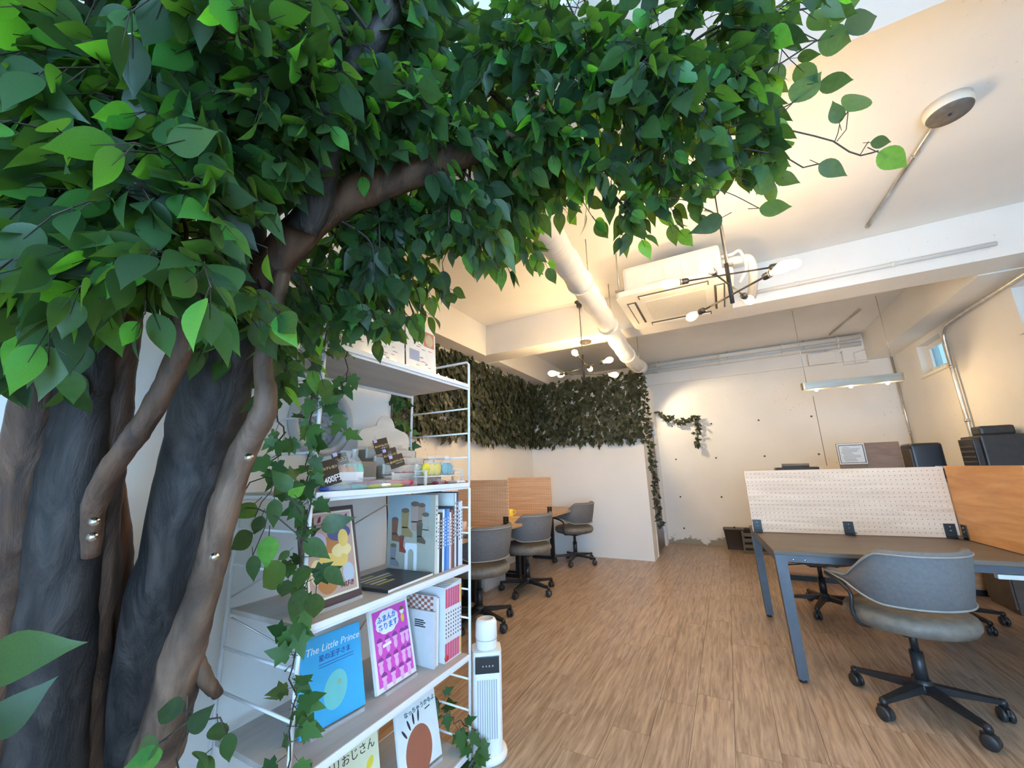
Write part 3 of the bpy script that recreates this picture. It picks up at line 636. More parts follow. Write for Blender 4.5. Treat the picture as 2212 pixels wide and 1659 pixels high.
MB().box((-.135, -.008, 0), (.165, .008, .39), .002).build('board', wood('brown_board', (.26, .155, .105), (.36, .235, .165), grain=(2, 9, 9)), t)
t = thing('paper_shredder', 'rounded black box machine on the far counter', 'machine', (1.79, 5.60, CT))
MB().box((-.125, -.13, 0), (.125, .13, .355), .035, seg=4, smooth=True).build('body', mat('blue_black_plastic', (.022, .024, .032), .3, var=.1), t)
MB().box((-.128, -.125, .02), (-.105, .10, .30), .01).build('side_panel', mat('brown_grey_panel', (.07, .058, .052), .5, var=.1), t)
MB().box((.03, -.1315, .10), (.10, -.129, .125), .001).build('badge', STEEL, t)
t = thing('desktop_printer', 'large black printer with raised tray on narrow cabinet at right wall', 'printer', (2.06, 5.32, CT))
t.location = (2.10, 5.18, CT)
MB().box((-.10, -.18, 0), (.18, .17, .385), .012).build('body', BLKPL, t); MB().box((-.06, -.10, .385), (.16, .06, .47), .02).build('tray', BLKPL, t)
MB().box((-.145, -.16, .02), (-.10, .10, .36), .006).build('side_unit', BLKPL, t)
gl = MB()
for k in range(6): gl.box((-.148, -.14, .06 + k * .045), (-.1455, .08, .075 + k * .045))
gl.build('vent_slot', DARKV, t)
MB().lathe([(0, 0), (.007, 0), (0, .004)], 10, M=Matrix.Translation((-.148, -.14, .05)) @ Matrix.Rotation(-PI / 2, 4, 'Y')).build('status_light', mat('green_led', (.05, .6, .2), .4, emit=((.1, 1, .4), 6), var=.01), t)
t = thing('printer_cabinet', 'narrow dark cabinet under the black printer at right wall', 'cabinet', (2.10, 5.18, 0))
MB().box((-.17, -.21, 0), (.19, .21, CT), .004).build('body', DARKTOP, t)
d_ = MB().box((-.185, -.20, .04), (-.171, .20, CT - .03), .002).build('door', DARKTOP, t); MB().tube([(-.195, .15, .6), (-.195, .15, .72)], .006, 8).build('handle', STEEL, d_)
# bins by the back wall
t = thing('waste_bin', 'dark brown square bin on the floor by the back wall', 'bin', (-.02, 7.20, 0))
for nm, prof in (('body', None),):
    rows = [[(x * s, y * s, z) for x, y in roundrect(-.15, -.11, .15, .11, .03, 3)] for s, z in ((.82, 0), (1, .28), (1.05, .285), (1.05, .30), (.97, .30), (.80, .02))]
    MB().grid(rows, close=True).prism([(x * .82, y * .82) for x, y in roundrect(-.15, -.11, .15, .11, .03, 3)], 0, .01).build('body', mat('dark_brown_plastic', (.055, .042, .036), .5, var=.1), t)
MB().lathe([(0, 0), (.012, 0), (.012, .02), (0, .024)], 10, M=Matrix.Translation((.0, 0, .30))).box((-.15, -.11, .294), (.15, .11, .30)).build('lid', BLKPL, t)
t = thing('plastic_crate', 'grey slatted plastic crate on the floor beside brown bin', 'crate', (.225, 6.97, 0))
CR = mat('grey_green_crate', (.13, .125, .105), .55, var=.1)
for z in (.0, .08, .16, .235): 
    fr = MB()
    for a, b in (((-.16, -.115), (.16, -.10)), ((-.16, .10), (.16, .115)), ((-.16, -.10), (-.145, .10)), ((.145, -.10), (.16, .10))): fr.box((a[0], a[1], z), (b[0], b[1], z + .045), .002)
    fr.build('slat', CR, t)
for x in (-.15, .15):
    for y in (-.105, .105): MB().box((x - .012, y - .012, .0), (x + .012, y + .012, .28), .003).build('post', CR, t)
MB().box((-.145, -.10, .0), (.145, .10, .012)).build('base', CR, t)
tag(MB().box((.10, 6.90, .18), (.33, 7.04, .34), .03, seg=3).build('black_bag', mat('black_cloth', (.02, .02, .022), .8, var=.2), None), 'small black cloth bag stuffed in the grey crate', 'bag')

# ================================================================== tower heater and humidifier
hp = at_z(1040, 1632, 0); hx, hy = hp.x + .02, hp.y + .02
t = thing('tower_heater', 'white tower fan heater standing on the floor beside shelf', 'heater', (hx, hy, 0), math.radians(35))
MB().lathe([(0, 0), (.088, 0), (.092, .008), (.088, .022), (.07, .03), (0, .03)], 32).build('base', WPLAS, t)
MB().prism(roundrect(-.068, -.06, .068, .06, .03, 6), .028, .43).build('body', WPLAS, t)
MB().box((-.055, -.0625, .345), (.055, -.058, .415), .002).build('control_panel', mat('glossy_black_panel', (.012, .012, .014), .12, var=.1), t)
for k in range(9): MB().box((-.046 + k * .0105, -.0625, .09), (-.0405 + k * .0105, -.0602, .32)).build('grille_slat', mat('grey_grille', (.42, .43, .46), .5, var=.05), t)
for k in range(4): MB().lathe([(0, 0), (.004, 0), (.004, .0008), (0, .001)], 8, M=Matrix.Translation((-.02 + .015 * k, -.0626, .375)) @ Matrix.Rotation(PI / 2, 4, 'X')).build('button', STEEL, t)
MB().lathe([(0, 0), (.014, 0), (.012, .008), (0, .009)], 14, M=Matrix.Translation((-.068, -.01, .37)) @ Matrix.Rotation(-PI / 2, 4, 'Y')).build('side_knob', STEEL, t)
t = thing('humidifier', 'small white cylindrical humidifier standing on top of tower heater', 'humidifier', (hx, hy, .43))
MB().lathe([(0, 0), (.046, 0), (.05, .006), (.050, .04)], 32).build('tank', WPLAS, t)
MB().lathe([(.050, .0415), (.052, .045), (.050, .11), (.044, .122), (.032, .125)], 32).build('shell', WPLAS, t)
MB().lathe([(.032, .125), (.030, .118), (0, .117)], 24).build('top_dial', mat('pinkish_grey', (.50, .42, .40), .5, var=.1), t)

# ================================================================== the white wire shelf
FX, BX, Y0, Y1 = -1.136, -1.525, .80, 1.645
LEV = [1.690, 1.193, .818, .443, .075]
sh = thing('wire_shelf', 'white wire ladder shelf with greyish boards beside the tree', 'shelf', (0, 0, 0))
sh.location = (FX, Y0, 0); SO = Vector((FX, Y0, 0))
def side(y, z0, z1, rungs, r=.0065):
    pts = [(FX, y, z0), (FX, y, z1 - .012), (FX - .012, y, z1), (BX + .012, y, z1), (BX, y, z1 - .012), (BX, y, z0)]
    mb = MB().tube([Vector(p) - SO for p in pts], r, 8)
    for z in rungs: mb.tube([Vector((FX, y, z)) - SO, Vector((BX, y, z)) - SO], .0045, 6)
    mb.build('side_frame', WHITE, sh)
for y in (Y0, Y1):
    side(y, 1.19, 1.815, (1.566, 1.438, 1.317)); side(y + (.003 if y == Y1 else -.003), 0, 1.178, (1.075, .957, .707, .585, .338, .217, .104))
for z in LEV:
    b_ = MB().box((FX + .004 - SO.x, .008, z - .016), (BX - SO.x, Y1 - Y0 - .008, z), .002).build('shelf_board', SHELFW, sh)
    MB().box((FX + .004 - SO.x, .006, z - .018), (FX + .010 - SO.x, Y1 - Y0 - .006, z + .001), .0015).build('front_lip', WHITE, b_)
    MB().box((FX - .004 - SO.x, .006, z - .028), (FX + .002 - SO.x, Y1 - Y0 - .006, z - .0165)).build('front_rail', WHITE, b_)
    MB().box((BX - .006 - SO.x, .006, z - .028), (BX - SO.x, Y1 - Y0 - .006, z + .001)).build('back_rail', WHITE, b_)
for a, b in (((BX, Y0, .12), (BX, Y1, .80)), ((BX, Y0, .80), (BX, Y1, .12)), ((BX, Y0, .85), (BX, Y1, 1.15))): MB().tube([Vector(a) - SO - Vector((.006, 0, 0)), Vector(b) - SO - Vector((.006, 0, 0))], .003, 6).build('cross_brace', STEEL, sh)

# ------------------------------------------------------------------ books
PAPER = mat('book_paper', (.80, .78, .72), .7, var=.03, scale=(4, 4, 90))
INK = mat('black_ink', (.03, .03, .035), .6, var=.1)
def ink(name, c): return mat(name, c, .5, var=.03, scale=(20, 20, 20))
def frame_mat(a, ang, tilt):
    """X along the width, Y up the tilted cover, Z out of the cover"""
    u = Vector((math.cos(ang), math.sin(ang), 0)); back = Vector((0, 0, 1)).cross(u)
    up = Vector((0, 0, 1)) * math.cos(tilt) + back * math.sin(tilt); n_ = u.cross(up)
    return Matrix(((u.x, up.x, n_.x, a[0]), (u.y, up.y, n_.y, a[1]), (u.z, up.z, n_.z, a[2]), (0, 0, 0, 1)))
def book(name, label, a, ang, tilt, w, h_, th, cover, cat='book', group=None):
    M = frame_mat(a, math.radians(ang), math.radians(tilt)); t = thing(name, label, cat); t.matrix_basis = M
    if group: t['group'] = group
    MB().box((0, 0, -.0018), (w, h_, 0)).box((0, 0, -th), (w, h_, -th + .0018)).box((-.0015, 0, -th), (.0005, h_, 0)).build('cover', cover, t)
    MB().box((.001, .003, -th + .002), (w - .003, h_ - .003, -.002)).build('pages', PAPER, t)
    return t
def flat(parent, name, poly, m, z=.0006): return MB().prism(poly, z - .0006, z).build(name, m, parent)
def ell(cx, cy, rx, ry, n=24, rot=0.0):
    return [(cx + rx * math.cos(a) * math.cos(rot) - ry * math.sin(a) * math.sin(rot), cy + rx * math.cos(a) * math.sin(rot) + ry * math.sin(a) * math.cos(rot)) for a in (2 * PI * k / n for k in range(n))]
T_ = lambda x, y, z=.0008, r=0: Matrix.Translation((x, y, z)) @ Matrix.Rotation(r, 4, 'Z')
def easel(label, a, ang, w):
    t = thing('acrylic_easel', label, 'stand', a, math.radians(ang))
    AC = MATS.get('clear_acrylic') or glassy('clear_acrylic', (.9, .9, .9), .25, .05)
    MB().box((.02, -.022, 0), (w - .02, .05, .003)).build('foot', AC, t); MB().box((.02, -.024, 0), (w - .02, -.021, .012)).build('lip', AC, t)
zb = LEV[3] + .006
# blue picture book
b = book('picture_book', 'sky blue picture book leaning on shelf, white script title', (-1.262, .915, zb), 84, 14, .232, .262, .010, ink('sky_blue_cover', (.045, .42, .78)))
easel('clear acrylic stand holding the sky blue picture book', (-1.262, .915, LEV[3]), 84, .232)
text('The Little Prince', .030, T_(.125, .222), ink('white_ink', (.85, .87, .88)), b, shear=.25); text('星の王子さま', .020, T_(.13, .192), ink('navy_ink', (.02, .03, .30)), b)
for k in range(2): flat(b, 'small_print', [(.07, .174 - k * .008), (.20, .174 - k * .008), (.20, .1755 - k * .008), (.07, .1755 - k * .008)], ink('navy_ink', (.02, .03, .30)))
flat(b, 'round_print', ell(.125, .088, .042, .056, 28, -.35), ink('pale_turquoise_ink', (.16, .58, .60))); flat(b, 'crater_print', ell(.140, .105, .006, .008), ink('olive_ink', (.30, .42, .25)), .0011)
# magenta book
b = book('picture_book', 'magenta picture book with white border and cloud title, leaning on shelf', (-1.236, 1.200, zb), 90, 14, .207, .285, .014, ink('white_cover', (.80, .79, .76)))
easel('clear acrylic stand holding the magenta picture book', (-1.236, 1.200, LEV[3]), 90, .207)
flat(b, 'printed_panel', [(.012, .016), (.195, .016), (.195, .270), (.012, .270)], ink('magenta_ink', (.68, .085, .52)))
cl = []
for k in range(24):
    a = 2 * PI * k / 24; rr = 1 + .09 * abs(math.sin(a * 4)); cl.append((.085 + .058 * rr * math.cos(a), .222 + .040 * rr * math.sin(a)))
flat(b, 'title_cloud', cl, ink('white_ink', (.85, .87, .88)), .0011)
text('ふまんが', .026, T_(.085, .236, .0014, .05), ink('title_blue', (.02, .18, .60)), b, bold=.0006); text('あります', .026, T_(.087, .207, .0014, .05), ink('title_blue', (.02, .18, .60)), b, bold=.0006)
VI = ink('violet_ink', (.26, .045, .28)); PK = ink('pale_pink_ink', (.80, .42, .68))
for r_, (yy, xs) in enumerate(((.155, (.035, .075, .115, .155, .18)), (.092, (.03, .07, .11, .15, .18)), (.04, (.04, .085, .13, .17)))):
    for x in xs:
        flat(b, 'figure_print', ell(x, yy - .02, .010, .018, 12), PK, .0010); flat(b, 'figure_print', ell(x, yy + .004, .013, .013, 14), PK, .0013)
        flat(b, 'hair_print', arc((x, yy + .006), .0145, 0, PI, 8), VI, .0017)
flat(b, 'figure_print', ell(.168, .212, .009, .018, 12), ink('yellow_ink', (.80, .62, .05)), .0011); flat(b, 'figure_print', ell(.168, .238, .012, .012, 14), ink('white_ink', (.85, .87, .88)), .0014); flat(b, 'hair_print', arc((.168, .241), .0135, 0, PI, 8), ink('brown_ink', (.25, .12, .06)), .0018)
flat(b, 'author_plate', [(.048, .138), (.092, .141), (.092, .151), (.048, .148)], ink('white_ink', (.85, .87, .88)), .0020)
# yellow and white books on the bottom shelf
zb = LEV[4] + .006
b = book('picture_book', 'pale yellow picture book leaning on the lowest shelf', (-1.345, 1.075, zb), 80, 14, .235, .215, .010, ink('pale_yellow_cover', (.78, .76, .52)))
text('ドリおじさん', .036, T_(.118, .150, .0008, .06), INK, b, sx=.95); flat(b, 'lemon_print', ell(.195, .10, .022, .012, 16, .9), ink('yellow_ink', (.80, .62, .05)))
easel('clear acrylic stand holding the pale yellow picture book', (-1.345, 1.075, LEV[4]), 80, .235)
b = book('picture_book', 'white picture book with a big russet oval, leaning on lowest shelf', (-1.245, 1.350, zb), 83, 14, .213, .240, .012, ink('cool_white_cover', (.74, .78, .80)))
easel('clear acrylic stand holding the white picture book with russet oval', (-1.245, 1.350, LEV[4]), 83, .213)
text('なっちゃうかもよ', .021, T_(.125, .205, .0008, .05), ink('dark_teal_ink', (.02, .12, .12)), b, bold=.0004)
flat(b, 'oval_print', ell(.100, .065, .068, .085, 30, -.15), ink('russet_ink', (.36, .12, .07)))
for x, y, r_ in ((.035, .145, .6), (.060, .165, .35), (.085, .178, .08), (.112, .180, -.12)): flat(b, 'stroke_print', ell(x, y, .0045, .021, 12, r_), INK, .0011)
flat(b, 'author_print', [(.150, .183), (.178, .187), (.178, .191), (.150, .187)], INK)
# dark framed picture book
a = at_z(652, 1333, LEV[2] + .006)
b = book('picture_book', 'dark bordered picture book in yellow and brown tones behind the leaves', (-1.21, .862, LEV[2] + .006), 92, 14, .225, .318, .014, ink('plum_brown_cover', (.085, .055, .065)))
easel('clear acrylic stand holding the dark bordered picture book', (-1.21, .862, LEV[2]), 92, .225)
flat(b, 'printed_border', [(.014, .022), (.213, .022), (.213, .302), (.014, .302)], ink('ivory_ink', (.78, .78, .62)))
flat(b, 'printed_panel', [(.021, .029), (.206, .029), (.206, .295), (.021, .295)], ink('dusty_rose_ink', (.50, .36, .32)), .0009)
flat(b, 'banner_print', [(.021, .262), (.206, .262), (.206, .294), (.021, .294)], ink('rose_band', (.62, .42, .42)), .0012)
for k in range(6): flat(b, 'banner_strokes', [(.035 + k * .028, .266), (.05 + k * .028, .266 + .004 * (k % 2)), (.053 + k * .028, .290), (.043 + k * .028, .285)], ink('maroon_ink', (.16, .03, .05)), .0015)
for cx, cy, rx, ry, c in ((.15, .225, .05, .028, 'slate_print'), (.165, .205, .022, .03, 'straw_print'), (.115, .19, .035, .03, 'tan_print'), (.06, .20, .035, .035, 'lilac_print'), (.12, .140, .06, .035, 'straw_print'), (.155, .165, .042, .024, 'cream_print'), (.16, .128, .016, .024, 'straw_print'), (.175, .085, .024, .034, 'powder_print'), (.09, .075, .04, .04, 'tan_print'), (.05, .11, .025, .04, 'cream_print')):
    cc = dict(slate_print=(.07, .10, .25), straw_print=(.76, .58, .18), tan_print=(.48, .22, .08), lilac_print=(.50, .46, .66), cream_print=(.80, .70, .36), powder_print=(.45, .55, .68))[c]
    flat(b, 'shape_print', ell(cx, cy, rx, ry, 20), ink(c, cc), .0012 + .0003 * random.random() + .0002 * (cx > .14))
text('10ぴき', .020, T_(.165, .050, .0022), ink('maroon_ink', (.16, .03, .05)), b, bold=.0006)
# black book lying flat
t = thing('picture_book', 'thin black book lying flat on the shelf', 'book', (-1.28, 1.27, LEV[2]), .05)
MB().box((-.125, -.135, 0), (.125, .135, .012), .001).build('cover', BLKPL, t); MB().box((-.123, -.133, .002), (.127, .133, .010)).build('pages', PAPER, t)
for k in range(5):
    MB().box((-.09 + .03 * k, -.10, .012), (-.075 + .03 * k, -.10 + .07 + .1 * random.random(), .0124)).build('cover_print', ink(('faded_yellow', 'chalk_white')[k % 2], ((.45, .42, .12), (.55, .55, .52))[k % 2]), t)
# row of books with the big photo cover in front
row_y = 1.425; hs_ = [.330, .245, .250, .262, .258, .262, .245, .255, .270, .330, .335, .285, .290]
cols = [(.62, .63, .58), (.80, .82, .84), (.05, .045, .04), (.75, .80, .82), (.03, .20, .62), (.14, .28, .62), (.80, .78, .78), (.50, .10, .09), (.09, .10, .09), (.72, .76, .74), (.06, .06, .13), (.70, .76, .82), (.70, .78, .86)]
names = ['olive grey photo cover', 'white', 'black brown', 'pale blue white', 'royal blue', 'mid blue', 'off white', 'brick red', 'charcoal', 'mint white', 'navy', 'icy white', 'pale sky']
wid = [.285, .19, .20, .20, .20, .21, .19, .19, .20, .26, .27, .22, .22]
for i, (hh, c) in enumerate(zip(hs_, cols)):
    th = (.017, .012, .020, .013, .017, .020, .011, .010, .016, .013, .015, .017, .015)[i]
    lab = ('large picture book whose cover shows a row of old boots, against bookend' if i == 0 else '%s spined book standing in the row behind the boots cover' % names[i])
    t = thing('shelf_book', lab, 'book', (-1.165, row_y, LEV[2]), group='books standing in the shelf row'); w = wid[i]
    cm = ink('spine_%d' % i, c)
    MB().box((-w, 0, 0), (0, .0018, hh)).box((-w, th - .0018, 0), (0, th, hh)).box((-.002, 0, 0), (.001, th, hh)).build('cover', cm, t)
    MB().box((-w + .003, .002, .003), (-.002, th - .002, hh - .003)).build('pages', PAPER, t)
    m_ = INK if sum(c) > 1.2 else ink('white_ink', (.85, .87, .88))
    sp_ = MB()
    for k in range(9):
        zz = hh * (.40 + .055 * k); sp_.box((.001, th * .36, zz), (.0016, th * .64, zz + hh * random.uniform(.015, .035)))
    sp_.build('spine_print', m_, t)
    if i == 0:
        FM = Matrix(((1, 0, 0, -w), (0, 0, -1, -.0003), (0, 1, 0, 0), (0, 0, 0, 1)))
        def fl_(poly, nm, m, z): 
            o = MB().prism(poly, z, z + .0004).build('cover_print', m, t); o.matrix_basis = FM
        fl_([(.0, .0), (w, 0), (w, hh), (0, hh)], 'bg', ink('photo_sand', (.42, .41, .34)), 0); fl_([(0, hh * .62), (w * .9, hh * .72), (w * .9, hh), (0, hh)], 'sky', ink('photo_grey_blue', (.34, .43, .47)), .0004)
        bz = [.0004]
        def boot(x, y, s, c, nm):
            m = ink(nm, c); bz[0] += .0005; fl_([(x, y + .03 * s), (x + .034 * s, y + .03 * s), (x + .04 * s, y + .10 * s), (x - .004 * s, y + .10 * s)], nm, m, bz[0])
            fl_([(x, y), (x + .06 * s, y - .006 * s), (x + .062 * s, y + .010 * s), (x + .034 * s, y + .034 * s), (x, y + .034 * s)], nm, m, bz[0]); fl_(ell(x + .018 * s, y + .10 * s, .022 * s, .010 * s, 14), nm, ink('boot_mouth', (.16, .11, .08)), bz[0] + .0002)
        for x, y, s, c, nm in ((.03, .125, .95, (.24, .11, .07), 'boot_russet'), (.09, .150, 1.1, (.34, .24, .11), 'boot_mustard'), (.148, .175, 1.15, (.42, .30, .25), 'boot_blush'), (.190, .185, 1.0, (.36, .24, .18), 'boot_rose'), (.215, .150, .95, (.40, .39, .34), 'boot_pale'), (.185, .125, .8, (.13, .10, .07), 'boot_umber'), (.082, .08, .65, (.30, .06, .04), 'boot_red'), (.03, .02, .85, (.26, .26, .30), 'boot_plaid')): boot(x, y, s, c, nm)
    row_y += th + .0006
t = thing('bookend', 'white metal arch bookend standing against the boots cover', 'bookend', (-1.30, 1.4235, LEV[2]))
ar = [(-.035, 0), (-.035, .115), (-.03, .12), (.03, .12), (.035, .115), (.035, 0), (.017, 0)] + [(.017 * math.cos(a), .075 + .02 * math.sin(a)) for a in [PI * k / 8 for k in range(9)]] + [(-.017, 0)]
MB().prism(ar, -.0015, 0, M=Matrix(((1, 0, 0, 0), (0, 0, -1, -.0015), (0, 1, 0, 0), (0, 0, 0, 1)))).build('upright', WHITE, t); MB().box((-.035, -.06, 0), (.035, -.0015, .0015)).build('base_plate', WHITE, t)
# white booklets and the pink-and-white set on the next shelf
zt = LEV[3]; yy = 1.455
for i, (w, hh, th, c, lab) in enumerate(((.17, .215, .010, (.62, .63, .65), 'grey white booklet standing behind the magenta book'), (.18, .272, .005, (.66, .64, .62), 'taller booklet with checked cover strip behind the grey white one'), (.18, .262, .012, (.78, .79, .80), 'white booklet standing beside the pink-and-white set'))):
    t = thing('booklet', lab, 'book', (-1.185 - .004 * i, yy, zt)); MB().box((-w, 0, 0), (0, th, hh), .0006).build('cover', ink('booklet_%d' % i, c), t); MB().box((-w + .003, .001, hh - .001), (-.002, th - .001, hh + .0002)).build('pages', PAPER, t)
    if i == 1:
        for r_ in range(5):
            for k in range(9):
                if (r_ + k) % 2 == 0: MB().box((-w + .01 + k * .017, -.0006, hh - .062 + r_ * .012), (-w + .027 + k * .017, 0, hh - .05 + r_ * .012)).build('check_print', ink('brick_check', (.36, .12, .08)), t)
    if i == 0:
        for k in range(4): MB().box((-w + .06, -.0006, .15 + k * .008), (-w + .12 - .01 * (k % 2), 0, .155 + k * .008)).build('cover_print', INK, t)
    yy += th + .006
yy = 1.512
for i in range(7):
    th = .0165; hh = .300 + .002 * i
    t = thing('boxed_volume', 'slim white volume with rose banded spine, %s' % ('outermost with the red tag', 'second after the red tag', 'third after the red tag', 'third before the cream one', 'second before the cream one', 'right beside the cream one')[i] if i < 6 else 'slim white volume with cream orange bands on its spine', 'book', (-1.172, yy, zt), group='uniform volumes of the pink-and-white set')
    MB().box((-.205, 0, 0), (0, th, hh), .0008).build('cover', ink('set_white', (.72, .73, .76)), t); MB().box((-.202, .001, hh - .001), (-.002, th - .001, hh + .0002)).build('pages', PAPER, t)
    bc = ink('rose_band_ink', (.62, .10, .20)) if i < 6 else ink('cream_orange_ink', (.78, .48, .16))
    for z0_, z1_ in ((.215, .292), (.006, .075)): MB().box((0, .001, z0_), (.0008, th - .001, z1_)).build('spine_band', bc, t)
    for k in range(7): MB().box((0, .005, .095 + k * .0155), (.0009, th - .0065, .102 + k * .0155)).build('spine_print', INK, t)
    yy += th + .0008
tag(MB().tube([(0, 0, 0), (.004, 0, 0)], .012, 14).build('round_tag', ink('red_tag', (.6, .04, .05)), None), 'small round red tag on the pink-and-white set', 'tag').matrix_basis = Matrix.Translation((-1.1712, 1.521, zt + .02))
# ------------------------------------------------------------------ tiered display and goods on the second shelf
zt = LEV[1]
t = thing('tiered_display', 'pale wooden tiered display rack with scalloped arch back', 'display rack', (-1.275, 1.26, zt)); wd = .335
tops = (.055, .092, .130, .170)
for k, z in enumerate(tops):
    x1 = -.056 * k
    MB().box((x1 - .004, .008, max(0, z - .052)), (x1, wd, z)).build('tier_front', PLY, t)
    MB().box((x1 - .056, .008, z - .035), (x1 - .004, wd, z - .031)).build('tier_shelf', PLY, t)
    MB().box((x1 - .004, .004, z - .05), (x1 + .003, .014, z + .004), .001).build('end_peg', WPLAS, t)
side_poly = [(0, 0), (0, tops[0] - .005)]
for k in range(1, 4): side_poly += [(-.056 * k, tops[k - 1] - .005), (-.056 * k, tops[k] - .005)]
side_poly += [(-.225, tops[3] - .005), (-.225, 0)]
for y in (0, wd): MB().prism(side_poly, -.003, .003, M=Matrix(((1, 0, 0, 0), (0, 0, 1, y), (0, 1, 0, 0), (0, 0, 0, 1)))).build('side_panel', CARDB, t)
ap = [(0, 0), (wd, 0), (wd, .20)] + [(wd - .05 + .05 * math.cos(a), .225 + .045 * math.sin(a)) for a in [PI / 2 * k / 6 for k in range(7)]] + [(wd / 2 + .062 * math.cos(a), .272 + .072 * math.sin(a)) for a in [.2 + (PI - .4) * k / 12 for k in range(13)]] + [(.05 - .05 * math.cos(a), .225 + .045 * math.sin(a)) for a in [PI / 2 - PI / 2 * k / 6 for k in range(7)]] + [(0, .20)]
MB().prism(ap, -.003, .003, M=Matrix(((0, 0, 1, -.222), (1, 0, 0, .0), (0, 1, 0, 0), (0, 0, 0, 1)))).build('arch_back', PLY, t)
CARD = mat('black_card', (.022, .018, .016), .6, var=.1); GOLD = ink('chalk_yellow', (.80, .58, .22)); LILAC = ink('lilac_clip', (.52, .48, .78))
def price_card(label, px, py, x, w, h_, title, price=None, rot=.25):
    p = at_x(px, py, x); t = thing('price_card', label, 'card', p); t.matrix_basis = Matrix.Translation(p) @ Matrix(((0, 0, 1, 0), (1, 0, 0, 0), (0, 1, 0, 0), (0, 0, 0, 1))) @ Matrix.Rotation(rot, 4, 'Z') @ Matrix.Rotation(-.2, 4, 'X')
    MB().box((-w / 2, -h_ / 2, -.0006), (w / 2, h_ / 2, .0006)).build('card', CARD, t)
    text(title, w / max(4, len(title)) * .95, T_(0, h_ * (.18 if price else .0), .0012), GOLD, t, bold=.0002)
    flat(t, 'underline', [(-.1 * w, -h_ * .12 - .004), (w * .4, -h_ * .12 - .004), (w * .4, -h_ * .12 - .0028), (-.1 * w, -h_ * .12 - .0028)], ink('white_ink', (.85, .87, .88)), .0014)
    if price: text(price, h_ * .30, T_(.01, -h_ * .28, .0012), ink('white_ink', (.85, .87, .88)), t, bold=.0003)
    MB().box((-w * .5 + .004, h_ * .30, -.004), (-w * .5 + .022, h_ * .30 + .014, .004), .002).tube([(-w * .5 + .008, h_ * .30 + .014, .003), (-w * .5 + .006, h_ * .5 + .02, .008), (-w * .5 + .016, h_ * .5 + .022, .008), (-w * .5 + .018, h_ * .30 + .014, .003)], .0008, 5).build('clip', LILAC, t)
price_card('black price card clipped on the topmost tier of display rack', 824, 963, -1.40, .085, .066, 'おいけクレヨン')
price_card('black price card clipped on the middle tier of display rack', 843, 983, -1.345, .085, .060, 'おいけクレヨン')
price_card('black price card clipped on the lowest tier of display rack', 857, 996, -1.285, .085, .056, 'おいけクレヨン')
price_card('black price card reading 400 in front of the white box', 709, 1022, -1.175, .082, .086, 'さかなクレヨン', '400円')
price_card('small black price card clipped on the white pot behind the box', 735, 992, -1.235, .062, .045, 'クレヨン')
def pouch(label, p, c, s=(.05, .03, .02), rz=0.0, group='small wrapped goods on the second shelf', bag=True):
    t = thing('wrapped_goods', label, 'goods', p, rz, group); m = ink('goods_%02d%02d%02d' % tuple(int(v * 99) for v in c), c)
    n = random.randint(2, 3)
    for k in range(n):
        o = Vector(((k - (n - 1) / 2) * s[0] * .55, random.uniform(-.2, .2) * s[1], 0))
        MB().lathe([(0, 0), (.6, .05), (1, .4), (.95, .75), (.5, 1), (0, 1.02)], 10, M=Matrix.Translation(o) @ Matrix.Diagonal((s[0] * .36, s[1] * .5, s[2], 1))).build('piece', m, t)
    if bag:
        MB().lathe([(0, 0), (.95, .02), (1.05, .5), (.9, .95), (.35, 1.15), (.5, 1.4), (0, 1.3)], 9, M=Matrix.Diagonal((s[0] * .72, s[1] * .75, s[2] * 1.15, 1)), smooth=False).build('wrapper', CELLO, t)
pal = [('navy', (.02, .03, .20)), ('lemon', (.75, .55, .08)), ('rose red', (.50, .05, .10)), ('moss green', (.10, .28, .08)), ('teal', (.02, .25, .27)), ('amber', (.60, .30, .08)), ('plum', (.25, .03, .18)), ('grey', (.35, .34, .33))]
for k in range(4):
    for j in range(3):
        nm, c = pal[(k * 3 + j * 2) % 8]
        pouch('%s wrapped goods lying on the %s tier of display rack' % (nm, ('lowest', 'second', 'third', 'topmost')[k]), (-1.275 - .056 * k - .030, 1.32 + .085 * j + .02 * (k % 2), zt + tops[k] - .031), c, (.055, .034, .036), PI / 2)
for nm, c, x, y, s in (('purple', (.22, .03, .20), -1.19, 1.06, (.13, .05, .026)), ('crimson', (.45, .05, .09), -1.20, 1.19, (.14, .05, .028)), ('teal', (.02, .27, .26), -1.165, .96, (.11, .045, .020)), ('blue', (.03, .08, .38), -1.163, .905, (.07, .04, .016)), ('olive yellow', (.40, .42, .07), -1.163, 1.12, (.10, .035, .016)), ('pink striped', (.55, .28, .38), -1.210, 1.29, (.08, .04, .018)), ('dark red', (.22, .02, .04), -1.175, 1.46, (.05, .03, .016)), ('brown', (.10, .03, .02), -1.165, 1.54, (.05, .03, .012)), ('white', (.75, .76, .78), -1.165, 1.60, (.045, .03, .012))):
    pouch('%s bundle in clear wrap lying flat along the second shelf front' % nm, (x, y, zt), c, s, PI / 2)
t = thing('card_box', 'white folded card box beside the price card on second shelf', 'box', (-1.205, .985, zt))
MB().box((-.055, -.065, 0), (.0, .065, .002)).box((-.002, -.065, .002), (0, .065, .062)).box((-.055, -.065, .002), (-.053, .065, .062)).box((-.053, -.065, .002), (-.002, -.063, .062)).box((-.053, .063, .002), (-.002, .065, .062)).build('tray', WPLAS, t)
MB().box((-.054, .066, 0), (-.001, .068, .055)).build('end_flap', CARDB, t)
pouch('peach candy cone bag standing inside the white card box', (-1.232, .99, zt + .002), (.62, .32, .16), (.07, .045, .085), PI / 2); pouch('mint foil bag standing inside the white card box', (-1.232, 1.03, zt + .002), (.15, .62, .48), (.04, .035, .09), PI / 2)
